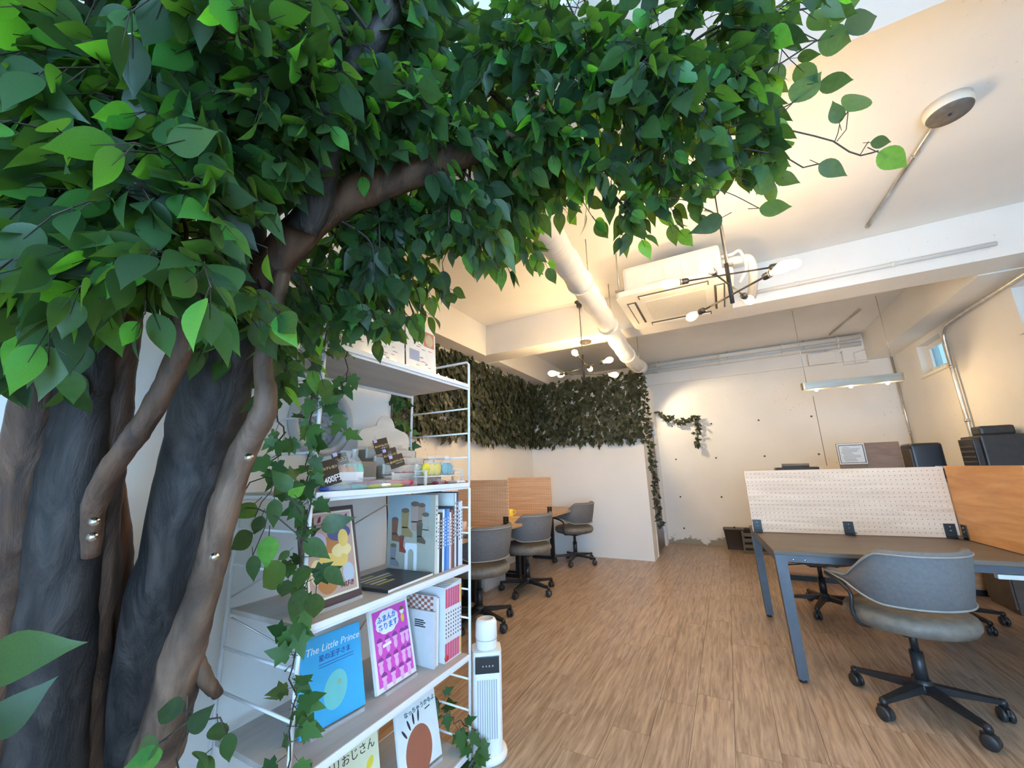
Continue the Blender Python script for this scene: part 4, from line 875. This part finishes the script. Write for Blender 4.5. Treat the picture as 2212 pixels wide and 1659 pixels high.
t = thing('ceramic_pot', 'small white rounded pot behind the card box on second shelf', 'pot', (-1.30, .985, zt)); MB().lathe([(0, 0), (.035, 0), (.045, .05), (.05, .10), (.046, .115), (.02, .125), (0, .126)], 24).build('body', WPLAS, t); MB().lathe([(.047, .092), (.052, .094), (.052, .10), (.047, .102)], 24).build('rim', PLY, t)
t = thing('kraft_box', 'grey brown kraft box behind the white card box', 'box', (-1.36, 1.14, zt)); MB().box((-.05, -.09, 0), (.05, .07, .105), .002).build('box', CARDB, t); MB().box((.05, -.02, .03), (.0508, .05, .085)).build('printed_label', ink('grey_label', (.20, .18, .16)), t)
t = thing('toy_bench', 'small pale wooden toy bench at the end of second shelf', 'toy', (-1.175, 1.355, zt)); BN = PLY
for y in (0, .27): MB().box((0, y, 0), (.008, y + .012, .058), .001).build('leg', BN, t)
for y in (0, .125, .27): MB().box((-.055, y, 0), (-.047, y + .012, .092 + .02 * (y == .125)), .001).build('back_post', BN, t)
MB().box((-.058, -.006, .034), (.010, .288, .040), .001).build('seat', BN, t)
MB().prism([(0, .045), (.28, .045), (.28, .075), (.21, .098), (.14, .104), (.07, .098), (0, .075)], -.047, -.043, M=Matrix(((0, 0, 1, 0), (1, 0, 0, 0), (0, 1, 0, 0), (0, 0, 0, 1)))).build('backboard', BN, t)
for y in (0, .27): MB().box((-.055, y - .004, .058), (.012, y + .016, .064), .001).build('armrest', BN, t)
pouch('yellow wrapped goods sitting on the toy bench', (-1.20, 1.435, zt + .040), (.75, .60, .04), (.075, .03, .055), PI / 2); pouch('blue and green wrapped goods sitting on the toy bench', (-1.20, 1.545, zt + .040), (.05, .32, .40), (.06, .03, .058), PI / 2)
# ------------------------------------------------------------------ top shelf: menus, lights, perforated shade
zt = LEV[0]
def menu(label, y0, w, h_, x=-1.165):
    t = thing('menu_board', label, 'menu'); t.matrix_basis = frame_mat((x, y0, zt), PI / 2, .06)
    MB().box((0, 0, -.003), (w, h_, 0)).build('sheet', ink('menu_white', (.82, .80, .78)), t); MB().box((0, -.0, -.05), (w, .002, -.003)).build('foot', MATS['clear_acrylic'], t)
    return t
m1 = menu('printed menu sheet with food photo standing on top shelf, near the shelf end', 1.215, .200, .240)
flat(m1, 'photo_print', [(.115, .135), (.19, .135), (.19, .21), (.115, .21)], ink('tomato_print', (.55, .17, .10))); flat(m1, 'plate_print', ell(.155, .17, .028, .030), ink('bowl_print', (.52, .42, .28)), .0011)
flat(m1, 'photo_print', [(.02, .05), (.085, .05), (.085, .10), (.02, .10)], ink('harbour_print', (.30, .36, .52)))
m2 = menu('printed menu sheet standing on top shelf among the leaves', .885, .320, .215)
flat(m2, 'photo_print', [(.03, .10), (.12, .10), (.12, .17), (.03, .17)], ink('orange_print', (.60, .28, .14)))
for m_, w in ((m1, .2), (m2, .32)):
    for k in range(26):
        x = random.uniform(.015, w - .05); y = random.uniform(.015, .2)
        flat(m_, 'menu_line', [(x, y), (x + random.uniform(.008, .03), y), (x + .02, y + .003), (x, y + .003)], ink(('menu_grey', 'menu_red')[k % 5 == 0], ((.30, .29, .32), (.60, .16, .10))[k % 5 == 0]), .0013)
t = thing('fairy_lights', 'warm fairy lights lying along the front of top shelf', 'lights', (-1.148, 1.0, zt))
FL = mat('fairy_bulb', (1, .8, .4), .4, emit=((1, .75, .35), 10), var=.01)
wire = []
for k in range(9):
    y = k * .068; p = Vector((random.uniform(-.004, .003), y, .008)); wire.append(p)
    MB().lathe([(0, -.006), (.006, 0), (0, .007)], 8, M=Matrix.Translation(p)).build('light', FL, t)
MB().tube(wire, .0012, 5).build('wire', WPLAS, t)
for y in (.155, .175): pass
t = thing('perforated_shade', 'white perforated cylindrical shade standing on top shelf', 'shade', (-1.36, .945, zt))
PERF = wood('perforated_white', (.72, .70, .66), (.76, .74, .70), holes=('X', 'Z', .012, .0035), bump=0)
MB().lathe([(.075, 0), (.078, .004), (.078, .196), (.075, .20), (.071, .20), (.071, .004)], 36).build('shell', PERF, t); MB().lathe([(0, .002), (.074, .002), (.074, .006), (0, .006)], 30).build('base', SHELFW, t)
tag(MB().box((-1.515, .82, zt), (-1.45, .98, zt + .05), .004).build('tissue_box', ink('grey_card', (.34, .32, .30)), None), 'low grey card box at the back of top shelf', 'box')
# black cord down the end of the divider wall
tag(MB().tube(bezier([(XS + .008, 1.553, 1.72), (XS + .010, 1.555, 1.45), (XS + .012, 1.545, 1.15), (XS + .014, 1.56, .9), (XS + .010, 1.55, .3)], 6), .0035, 6).build('hanging_cable', BLKPL), 'black cord running down the end of white divider wall', 'cord')

# ================================================================== foliage
def leaf_verts(kind, L, curl=.15, wide=1.0):
    """one leaf along +Y with its blade in XY; returns verts, faces, material index per face"""
    V, F, MI = [], [], []
    if kind == 'ficus':
        ts = [0, .04, .11, .21, .33, .46, .60, .73, .85, .94, 1]; ws = [.012, .105, .19, .25, .274, .262, .207, .137, .065, .022, 0]
        for t, w in zip(ts, ws):
            z = -curl * t * t * L
            V.append((-w * L * wide, t * L, z + .16 * w * L)); V.append((0, t * L, z)); V.append((w * L * wide, t * L, z + .16 * w * L))
        for k in range(10):
            a = 3 * k; F += [(a, a + 1, a + 4, a + 3), (a + 1, a + 2, a + 5, a + 4)]; MI += [0, 0]
        b = len(V); s = .011 * L + .0006                      # stalk, running on under the blade
        for t, z, q in ((-.32, .03, 1.0), (0, -.012, 1.0), (.36, -.012 - curl * .13, .45)):
            for dx, dz in ((-s * q, 0), (s * q, 0), (0, -s * 1.6 * q)): V.append((dx, t * L, z * L + dz))
        for k in range(2):
            for j in range(3): F.append((b + 3 * k + j, b + 3 * k + (j + 1) % 3, b + 3 * k + 3 + (j + 1) % 3, b + 3 * k + 3 + j)); MI.append(1)
    else:
        pts = [(0, 0, .0), (.10, -.10), (.34, -.04), (.27, .16), (.50, .36), (.24, .48), (.20, .62), (0, 1.0), (-.20, .62), (-.24, .48), (-.50, .36), (-.27, .16), (-.34, -.04), (-.10, -.10)]
        V.append((0, .34 * L, -.03 * L))
        for p in pts: V.append((p[0] * L * wide, p[1] * L, (-.10 * abs(p[0]) - curl * p[1] * p[1] + .04) * L))
        n = len(pts)
        for k in range(n): F.append((0, 1 + k, 1 + (k + 1) % n)); MI.append(0)
        b = len(V); s = .012 * L + .0005
        for t, z in ((-.45, -.02), (.05, .015)):
            for dx, dz in ((-s, 0), (s, 0), (0, -s * 1.6)): V.append((dx, t * L, z * L + dz))
        for j in range(3): F.append((b + j, b + (j + 1) % 3, b + 3 + (j + 1) % 3, b + 3 + j)); MI.append(1)
    return V, F, MI
LEAFM = {}
def leaf_mesh(kind, variant, mats):
    key = (kind, variant, mats[0].name)
    if key not in LEAFM:
        V, F, MI = leaf_verts(kind, 1.0, (.05, .18, .32, .26)[variant], (1.0, .88, 1.05, .80)[variant])
        me = bpy.data.meshes.new('leaf'); me.from_pydata(V, [], F)
        for m in mats: me.materials.append(m)
        me.polygons.foreach_set('material_index', MI); me.polygons.foreach_set('use_smooth', [True] * len(F)); me.update(); LEAFM[key] = me
    return LEAFM[key]
def leaf_matrix(base, d, nrm, L):
    d = d.normalized(); n_ = nrm - d * nrm.dot(d); n_ = n_.normalized() if n_.length > 1e-4 else d.orthogonal().normalized(); x = d.cross(n_)
    return Matrix(((x.x * L, d.x * L, n_.x * L, base.x), (x.y * L, d.y * L, n_.y * L, base.y), (x.z * L, d.z * L, n_.z * L, base.z), (0, 0, 0, 1)))
def place_leaves(parent, origin, leaves, kind, mats, singles=300, stuff_name='foliage'):
    """leaves: (matrix, variant). The largest in view become single parts, the rest one mesh"""
    T = Matrix.Translation(-Vector(origin))
    def score(e):
        x, y, d = to_px(e[0].translation)
        if d < .15: return 0
        return (e[0].col[1].length / d) * (1 if -40 < x < W + 40 and -40 < y < H + 40 else .01)
    leaves = sorted(leaves, key=score, reverse=True)
    for M, v in leaves[:singles]: obj('leaf', leaf_mesh(kind, v, mats), parent, T @ M)
    rest = leaves[singles:]
    if rest:
        V, F, MI = [], [], []; proto = [leaf_verts(kind, 1.0, (.05, .18, .32, .26)[v], (1.0, .88, 1.05, .80)[v]) for v in range(4)]
        for M, v in rest:
            A = T @ M; b = len(V); pv, pf, pm = proto[v]
            V += [tuple(A @ Vector(p)) for p in pv]; F += [tuple(b + i for i in f) for f in pf]; MI += pm
        me = bpy.data.meshes.new(stuff_name); me.from_pydata(V, [], F)
        for m in mats: me.materials.append(m)
        me.polygons.foreach_set('material_index', MI); me.polygons.foreach_set('use_smooth', [True] * len(F)); me.update()
        o = obj(stuff_name, me, parent); o['kind'] = 'stuff'
rv = lambda s=1.0: Vector((random.uniform(-s, s), random.uniform(-s, s), random.uniform(-s, s)))

# ------------------------------------------------------------------ ivy screens on the left wall and the partition
def ivy_screen(label, origin, udir, ndir, length, z0, z1, count):
    t = thing('ivy_screen', label, 'ivy', origin); U, Nn = Vector(udir), Vector(ndir); ls = []
    net = MB(); 
    k = 0.0
    while k <= length:
        net.tube([U * k + Vector((0, 0, z0 + .05)) + Nn * .012 - Vector((0, 0, origin[2])), U * k + Vector((0, 0, z1 - .03)) + Nn * .012 - Vector((0, 0, origin[2]))], .003, 4); k += .12
    z = z0 + .06
    while z < z1 - .02:
        net.tube([U * 0 + Vector((0, 0, z - origin[2])) + Nn * .012, U * length + Vector((0, 0, z - origin[2])) + Nn * .012], .003, 4); z += .10
    net.build('lattice_net', LEAFST, t)
    for i in range(count):
        u = random.uniform(0, length); q = random.random(); z = z0 + (z1 - z0) * q + random.uniform(-.03, .03)
        if q < .04 and random.random() < .5: continue
        p = Vector(origin) + U * u + Nn * random.uniform(.035, .10); p.z = z
        d = Vector((0, 0, -1)) + U * random.uniform(-.9, .9) + Nn * random.uniform(.08, .7)
        n_ = Nn + rv(.55) + Vector((0, 0, .35))
        ls.append((leaf_matrix(p, d, n_, random.uniform(.06, .095)), random.randrange(4)))
    place_leaves(t, origin, ls, 'ivy', [IVYW, LEAFST], 300, 'ivy_mass')
    return t
ivy_screen('dense artificial ivy screen covering the upper left wall', (XL, 2.45, 1.63), (0, 1, 0), (1, 0, 0), 3.40, 1.63, 2.69, 3200)
ivy_screen('dense artificial ivy screen covering the top of white partition', (XL + .05, 5.90, 1.63), (1, 0, 0), (0, -1, 0), 1.76, 1.63, 2.66, 1700)

# ------------------------------------------------------------------ ivy vines
def vine(label, pts, n, size, spread, mats=None, stem_r=.0022, name='ivy_vine', normal=None, r2=1.0):
    path = bezier(pts, 8); O = path[0]; t = thing(name, label, 'vine', O); mats = mats or [IVY, LEAFST]
    wob = [p + rv(spread * .25) for p in path]; wob[0] = path[0]; MB().tube([p - O for p in wob], stem_r, 5).build('stem', LEAFST, t)
    ls = []
    for i in range(n):
        f = (i + random.random()) / n * (len(wob) - 1); k = min(int(f), len(wob) - 2); p = wob[k].lerp(wob[k + 1], f - k)
        d = rv(1) + Vector((0, 0, -.45)); q = p + d.normalized() * spread * random.uniform(.3, 1.0)
        nn = (Vector(normal) if normal else (EYE - q).normalized()) + rv(.6)
        ls.append((leaf_matrix(q, d, nn, size * random.uniform(.65, 1.15) * r2), random.randrange(4)))
    place_leaves(t, O, ls, 'ivy', mats, 300, 'ivy_mass'); return t
vine('ivy vine winding down the front post of the white shelf beside the tree', [(FX + .02, Y0 - .01, 1.75), (FX + .015, Y0 - .04, 1.45), (FX + .01, Y0 - .02, 1.18), (FX + .015, Y0 - .03, .85), (FX + .01, Y0 - .01, .55), (FX + .01, Y0 - .04, .25), (FX + .02, Y0 - .02, .05)], 120, .066, .042)
vine('ivy vine with pale leaves hanging between brown trunk and shelf post', [at_depth(615, 740, 1.08), at_depth(600, 840, 1.10), at_depth(612, 930, 1.10), at_depth(595, 1000, 1.10), at_depth(620, 1060, 1.10)], 26, .062, .04)
vine('ivy vine trailing around the lower end of the white shelf by the heater', [(-1.36, 1.60, .42), (-1.33, 1.58, .30), (-1.22, 1.60, .20), (-1.12, 1.66, .13), (-1.10, 1.64, .05), (-1.08, 1.58, .012)], 40, .075, .05)
vine('ivy vine hanging from the shelf top at the divider wall end', [(-1.56, 1.60, 1.68), (-1.55, 1.62, 1.56), (-1.56, 1.63, 1.45), (-1.54, 1.64, 1.36)], 26, .07, .05)
vine('ivy sprig drooping below the top shelf before the round window', [(FX + .01, .86, 1.70), (FX - .01, .90, 1.62), (FX - .02, .88, 1.50), (FX - .03, .90, 1.40)], 14, .075, .045)
vine('long thin ivy vine hanging down the partition corner by the dark door', [(-.94, 5.80, 2.66), (-.93, 5.82, 2.3), (-.93, 5.84, 1.8), (-.93, 5.92, 1.3), (-.93, 5.98, .85), (-.93, 6.02, .45)], 230, .062, .036, [IVYW, LEAFST])
a_ = [at_y(px, py, 7.24) for px, py in ((1424, 890), (1434, 898), (1450, 905), (1475, 912), (1500, 902), (1508, 922), (1504, 945), (1506, 962))]
vine('ivy garland strung out across the white concrete back wall', a_, 130, .07, .042, [IVYW, LEAFST], normal=(0, -1, 0))
# ------------------------------------------------------------------ the big artificial tree
base = Vector((-1.22, .47, 0))
tree = thing('artificial_tree', 'large artificial ficus tree with bolted dark trunks spreading under the ceiling', 'tree', base)
BOLT = MB().lathe([(0, .006), (.003, .006), (.005, .0045), (.005, .0015), (.0085, .0015), (.0085, 0), (0, 0)], 12).mesh('bolt', CHROME)
LIMB_PTS = []
def limb(pxs, m, name='trunk', to_floor=False, attach=True, n=8, sides=14, wob=.006):
    P = [at_depth(x, y, d) for x, y, d, r in pxs]; R = [r for *_, r in pxs]
    if to_floor:
        f = P[0].copy(); f.z = 0; f = f.lerp(Vector((base.x, base.y, 0)), .25); P.insert(0, f); R.insert(0, R[0] * 1.08)
    Q = bezier(P, n); rr = []
    for i in range(len(Q)):
        f = i / n; k = min(int(f), len(R) - 2); g = f - k; rr.append(R[k] * (1 - g) + R[k + 1] * g)
    rr = [r * (1 + .035 * math.sin(i * .9 + r * 300)) for i, r in enumerate(rr)]
    if attach:
        for q in Q: 
            if q.z > 1.55: LIMB_PTS.append(q)
    return MB().tube([q + rv(rr[i] * .045) * (0 < i < len(Q) - 1) - base for i, q in enumerate(Q)], rr, sides).build(name, m, tree)
limb([(225, 1750, .98, .058), (273, 1600, .98, .062), (338, 1360, .97, .074), (418, 1050, .96, .078), (461, 855, .95, .076), (497, 700, .94, .068), (520, 560, .95, .055), (520, 430, .95, .048), (515, 380, .95, .045)], BARK_D, to_floor=True, sides=18)
limb([(530, 690, .93, .035), (575, 600, .94, .042), (640, 510, .96, .044), (720, 440, .99, .045), (830, 395, 1.03, .043), (960, 350, 1.06, .036), (1120, 285, 1.09, .028), (1330, 195, 1.10, .019), (1560, 120, 1.10, .010)], BARK_B, 'limb')
limb([(655, 500, .91, .034), (690, 410, .90, .034), (712, 300, .88, .031), (752, 180, .86, .027), (820, 70, .84, .023), (880, -60, .82, .018)], BARK_D, 'limb')
limb([(560, 470, .97, .030), (620, 410, .98, .028), (680, 350, 1.0, .022), (760, 300, 1.04, .014)], BARK_L, 'limb')
limb([(300, 1760, .86, .052), (358, 1570, .86, .047), (400, 1400, .86, .040), (452, 1235, .86, .031), (482, 1108, .86, .030), (522, 985, .86, .028), (566, 900, .86, .026), (575, 850, .86, .022), (568, 780, .87, .018), (590, 680, .88, .017), (612, 590, .90, .016)], BARK_L, to_floor=True)
limb([(90, 1780, .84, .066), (100, 1640, .84, .064), (121, 1320, .84, .066), (150, 1060, .84, .059), (172, 860, .84, .048), (195, 730, .84, .046), (225, 600, .84, .044), (245, 430, .82, .038), (235, 240, .78, .032), (200, 60, .74, .026)], BARK_D, to_floor=True, sides=18)
limb([(182, 1760, .90, .030), (190, 1560, .90, .029), (210, 1300, .90, .032), (229, 1050, .90, .030), (247, 860, .90, .035), (264, 700, .90, .035), (300, 480, .90, .028), (340, 300, .88, .022), (370, 120, .85, .016)], BARK_B, to_floor=True)
limb([(235, 1640, .97, .026), (250, 1400, .97, .028), (257, 1240, .97, .029), (252, 1090, .97, .022), (244, 1000, .97, .016)], BARK_R, to_floor=True, attach=False)
limb([(-40, 1780, .80, .056), (-24, 1600, .80, .054), (20, 1240, .80, .048), (38, 1100, .80, .045), (83, 855, .80, .037), (101, 727, .80, .034), (85, 540, .79, .032), (60, 380, .76, .028), (40, 200, .72, .022)], BARK_B, to_floor=True)
limb([(196, 1200, .765, .014), (205, 1090, .755, .019), (243, 1008, .75, .019), (300, 930, .75, .020), (348, 850, .75, .019), (392, 750, .75, .019), (402, 690, .75, .021), (370, 625, .75, .018), (325, 560, .75, .015), (300, 450, .74, .011)], BARK_B, 'branch')
limb([(470, 1500, .90, .012), (445, 1470, .88, .016), (420, 1420, .87, .018)], BARK_L, 'branch_stub', attach=False)
for px, py, d in ((203, 1127, .733), (199, 1160, .742), (463, 1203, .815), (538, 988, .82), (530, 372, .893), (555, 632, .878)):
    p = at_depth(px, py, d); obj('bolt', BOLT, tree, Matrix.Translation(p - base) @ (EYE - p).to_track_quat('Z', 'Y').to_matrix().to_4x4())
def inside(x, y, poly):
    c = False; j = len(poly) - 1
    for i in range(len(poly)):
        if (poly[i][1] > y) != (poly[j][1] > y) and x < (poly[j][0] - poly[i][0]) * (y - poly[i][1]) / (poly[j][1] - poly[i][1]) + poly[i][0]: c = not c
        j = i
    return c
CANOPY = [(-150, -120), (1870, -120), (1800, 60), (1760, 150), (1710, 230), (1720, 330), (1670, 415), (1500, 450), (1390, 480), (1290, 520), (1170, 555), (1040, 560), (960, 530), (930, 620), (880, 700), (780, 680), (690, 690), (610, 640), (560, 690), (470, 640), (400, 560), (330, 620), (260, 600), (180, 680), (60, 690), (-150, 700)]
cl01 = lambda v: max(0.0, min(1.0, v))
def canopy_depth(x, y):
    d = .60 + .42 * cl01((x - 150) / 850) + .30 * cl01((y - 250) / 350) * cl01((x - 450) / 400) + random.uniform(-.16, .18)
    if x < 450: d = random.uniform(.50, .86)
    return d
leaves = []
def add_leaf(p, td, side, L):
    lat = td.cross(Vector((0, 0, 1))); lat = lat.normalized() if lat.length > 1e-3 else Vector((1, 0, 0))
    d = td * random.uniform(.35, .9) + lat * side * random.uniform(.35, .95) + Vector((0, 0, random.uniform(-.85, .1))) + rv(.25)
    LL = L * random.uniform(.72, 1.22); n_ = Vector((0, 0, .6)) + rv(.55) + (p - EYE).normalized() * random.uniform(.3, 1.0)
    M = leaf_matrix(p + d.normalized() * LL * .32, d, n_, LL); c = M @ Vector((0, .5, 0)); x, y, dd = to_px(c)
    for (ax, ay), (bx, by) in zip(FORK, FORK[1:]):                       # the forked limb stays in view below the foliage
        t_ = cl01(((x - ax) * (bx - ax) + (y - ay) * (by - ay)) / ((bx - ax) ** 2 + (by - ay) ** 2))
        if math.hypot(x - ax - t_ * (bx - ax), y - ay - t_ * (by - ay)) < 44 and random.random() < .85: return
    leaves.append((M, random.randrange(4)))
FORK = [(560, 600), (640, 510), (720, 440), (830, 395), (930, 365)]
def spray(tip, start, L=.070, droop=.06, subs=4):
    mid = start.lerp(tip, .55) + Vector((0, 0, droop)) + rv(.04); path = bezier([start, mid, tip], 8)
    tw = MB(); nP = len(path)
    tw.tube([p - base for p in path], [.0040 * (1 - .75 * i / nP) + .0009 for i in range(nP)], 5)
    side = 1
    for j in range(subs + 1):
        if j == subs: q = path[-5:]
        else:
            k = int(nP * (.38 + .55 * j / subs)); k = min(k, nP - 2); p = path[k]; td = (path[k + 1] - p).normalized(); side = -side
            lat = td.cross(Vector((0, 0, 1))); lat = lat.normalized() if lat.length > 1e-3 else Vector((1, 0, 0))
            dv = (td * .7 + lat * side * random.uniform(.5, 1.1) + Vector((0, 0, random.uniform(-.55, .15)))).normalized(); ln = random.uniform(.09, .15)
            q = bezier([p, p + dv * ln * .5 + Vector((0, 0, .008)), p + dv * ln + Vector((0, 0, -.02))], 3)
            tw.tube([v - base for v in q], .0012, 4)
        s2 = 1
        for i in range(1, len(q)):
            td = (q[i] - q[i - 1]).normalized(); s2 = -s2; add_leaf(q[i], td, s2, L)
        add_leaf(q[-1], td, .15, L)
    tw.build('twig', TWIG, tree)
n_spray = 0; tries = 0
while n_spray < 225 and tries < 5000:
    tries += 1; x, y = random.uniform(-150, 1870), random.uniform(-120, 700)
    if not inside(x, y, CANOPY): continue
    if x > 1250 and random.random() < .12: continue
    d = canopy_depth(x, y); P = at_depth(x, y, d)
    while P.x < -1.46 and d > .3: d *= .95; P = at_depth(x, y, d)
    if P.z > 2.58: continue
    near = sorted(LIMB_PTS, key=lambda q: (q - P).length)[:6]; S = random.choice(near)
    if (S - P).length < .12: S = P + Vector((-.2, 0, .1)) + rv(.06)
    spray(P, S); n_spray += 1
for px, py, d in ((900, 735, 1.15), (845, 745, 1.12), (780, 735, 1.10), (720, 715, 1.08), (680, 690, 1.12), (930, 640, 1.2), (760, 640, 1.2), (840, 610, 1.22), (690, 620, 1.15), (1600, 395, 1.0), (1500, 455, 1.02), (1430, 450, 1.05), (1655, 320, 1.0), (1360, 500, 1.08), (60, 730, .70), (190, 760, .72), (15, 840, .70), (545, 735, .88), (600, 790, .95), (500, 690, .80), (620, 850, 1.02)):
    P = at_depth(px, py - 40, d); spray(P, P + Vector((-.12, .02, .20)) + rv(.05), .066, .02, 2)
def leaf_px(b, t, d, twist=.3, wide=None):
    B, T2 = at_depth(*b, d), at_depth(*t, d + random.uniform(-.01, .015)); leaves.append((leaf_matrix(B, T2 - B, (B - EYE).normalized() * -1 + rv(twist), (T2 - B).length), wide if wide is not None else random.choice((0, 1, 2))))
def hold(b, d, dx, dy):
    P0 = at_depth(*b, d); P1 = at_depth(b[0] + dx, b[1] + dy, d + .05); mid = P0.lerp(P1, .5) + Vector((0, 0, .015))
    MB().tube([p - base for p in bezier([P0, mid, P1], 4)], .0013, 4).build('twig', TWIG, tree)
def twig_px(pts, d, r=.0016):
    MB().tube([at_depth(x, y, d) - base for x, y in pts], r, 5).build('twig', TWIG, tree)
# the low spray hanging before the shelf
D1 = .98
twig_px([(520, 1075), (540, 1042), (575, 1030), (605, 1045), (632, 1080), (650, 1110)], D1); twig_px([(510, 1096), (555, 1098), (600, 1118), (640, 1152), (665, 1172)], D1)
twig_px([(592, 1036), (585, 1062), (565, 1085), (550, 1118)], D1, .0012); twig_px([(578, 1112), (572, 1140), (546, 1200)], D1, .0012); twig_px([(640, 1150), (652, 1190), (652, 1225), (690, 1230)], D1, .0012); twig_px([(645, 1145), (665, 1140), (700, 1132)], D1, .0012)
for b, t in (((551, 1087), (501, 1134)), ((566, 1114), (546, 1162)), ((593, 1078), (592, 1145)), ((546, 1152), (493, 1190)), ((581, 1158), (575, 1231)), ((546, 1200), (550, 1260)), ((617, 1221), (540, 1281)), ((657, 1167), (715, 1207)), ((652, 1221), (651, 1285)), ((657, 1272), (622, 1352)), ((682, 1281), (673, 1352)), ((622, 1252), (606, 1303)), ((693, 1139), (761, 1118)), ((702, 1227), (747, 1267)), ((628, 1060), (585, 1013)), ((625, 1072), (660, 1050)), ((640, 1090), (655, 1130)), ((625, 1190), (596, 1215))): leaf_px(b, t, D1)
# the outermost leaves at the canopy edge
D2 = .98
twig_px([(1640, 255), (1700, 280), (1760, 294), (1800, 305), (1835, 328), (1860, 336), (1885, 330), (1897, 326)], D2, .002); twig_px([(1803, 306), (1810, 288), (1814, 268)], D2, .0011); twig_px([(1808, 305), (1828, 280), (1832, 243)], D2, .0011); twig_px([(1858, 335), (1870, 315), (1876, 306)], D2, .0011)
for b, t in (((1813, 266), (1798, 216)), ((1831, 242), (1886, 174)), ((1897, 329), (1973, 363)), ((1880, 308), (1934, 305)), ((1769, 180), (1853, 176)), ((1712, 222), (1778, 149)), ((1769, 354), (1833, 380)), ((1624, 396), (1697, 398)), ((1640, 450), (1719, 448)), ((1822, 66), (1916, 18)), ((1767, 88), (1861, 86)), ((1560, 470), (1500, 505)), ((1345, 520), (1360, 505)), ((1780, 30), (1880, -20))): leaf_px(b, t, D2)
for b in ((1624, 396), (1640, 450), (1560, 470), (1767, 88), (1780, 30)): hold(b, D2, -130, -45)
twig_px([(1600, 170), (1690, 135), (1760, 90), (1822, 66)], D2, .002); twig_px([(1560, 280), (1660, 250), (1712, 222), (1769, 182)], D2, .0018); twig_px([(1600, 320), (1690, 335), (1735, 362), (1769, 354)], D2, .0018)
# close leaves low on the trunks and at the frame's edge
for b, t, d in (((395, 1535), (321, 1532), .74), ((408, 1581), (462, 1522), .74), ((344, 1604), (276, 1634), .72), ((352, 1624), (262, 1662), .72), ((446, 1627), (405, 1665), .74), ((491, 1584), (497, 1655), .76), ((470, 1560), (472, 1620), .75), ((430, 1640), (470, 1680), .75), ((-40, 1440), (128, 1391), .48), ((-30, 1590), (84, 1489), .46), ((155, 800), (150, 880), .62), ((350, 555), (357, 640), .62), ((400, 600), (417, 690), .62), ((0, 140), (140, 235), .5), ((180, 60), (262, 140), .55), ((430, 340), (520, 408), .6)): leaf_px(b, t, d)
twig_px([(405, 1500), (404, 1540), (400, 1590), (380, 1640), (390, 1680)], .75, .0018); twig_px([(404, 1545), (440, 1555), (475, 1550), (490, 1585)], .75, .0016); twig_px([(404, 1560), (365, 1590), (345, 1605)], .74, .0014)
for b, d, dx, dy in (((-40, 1440), .48, -160, 120), ((-30, 1590), .46, -170, 60), ((155, 800), .62, 30, -120), ((350, 555), .62, -20, -120), ((400, 600), .62, -40, -130), ((0, 140), .5, -120, -60), ((180, 60), .55, 60, -120), ((430, 340), .6, -120, -60)): hold(b, d, dx, dy)
place_leaves(tree, base, leaves, 'ficus', [LEAF, LEAFST], 300, 'leaf_canopy')
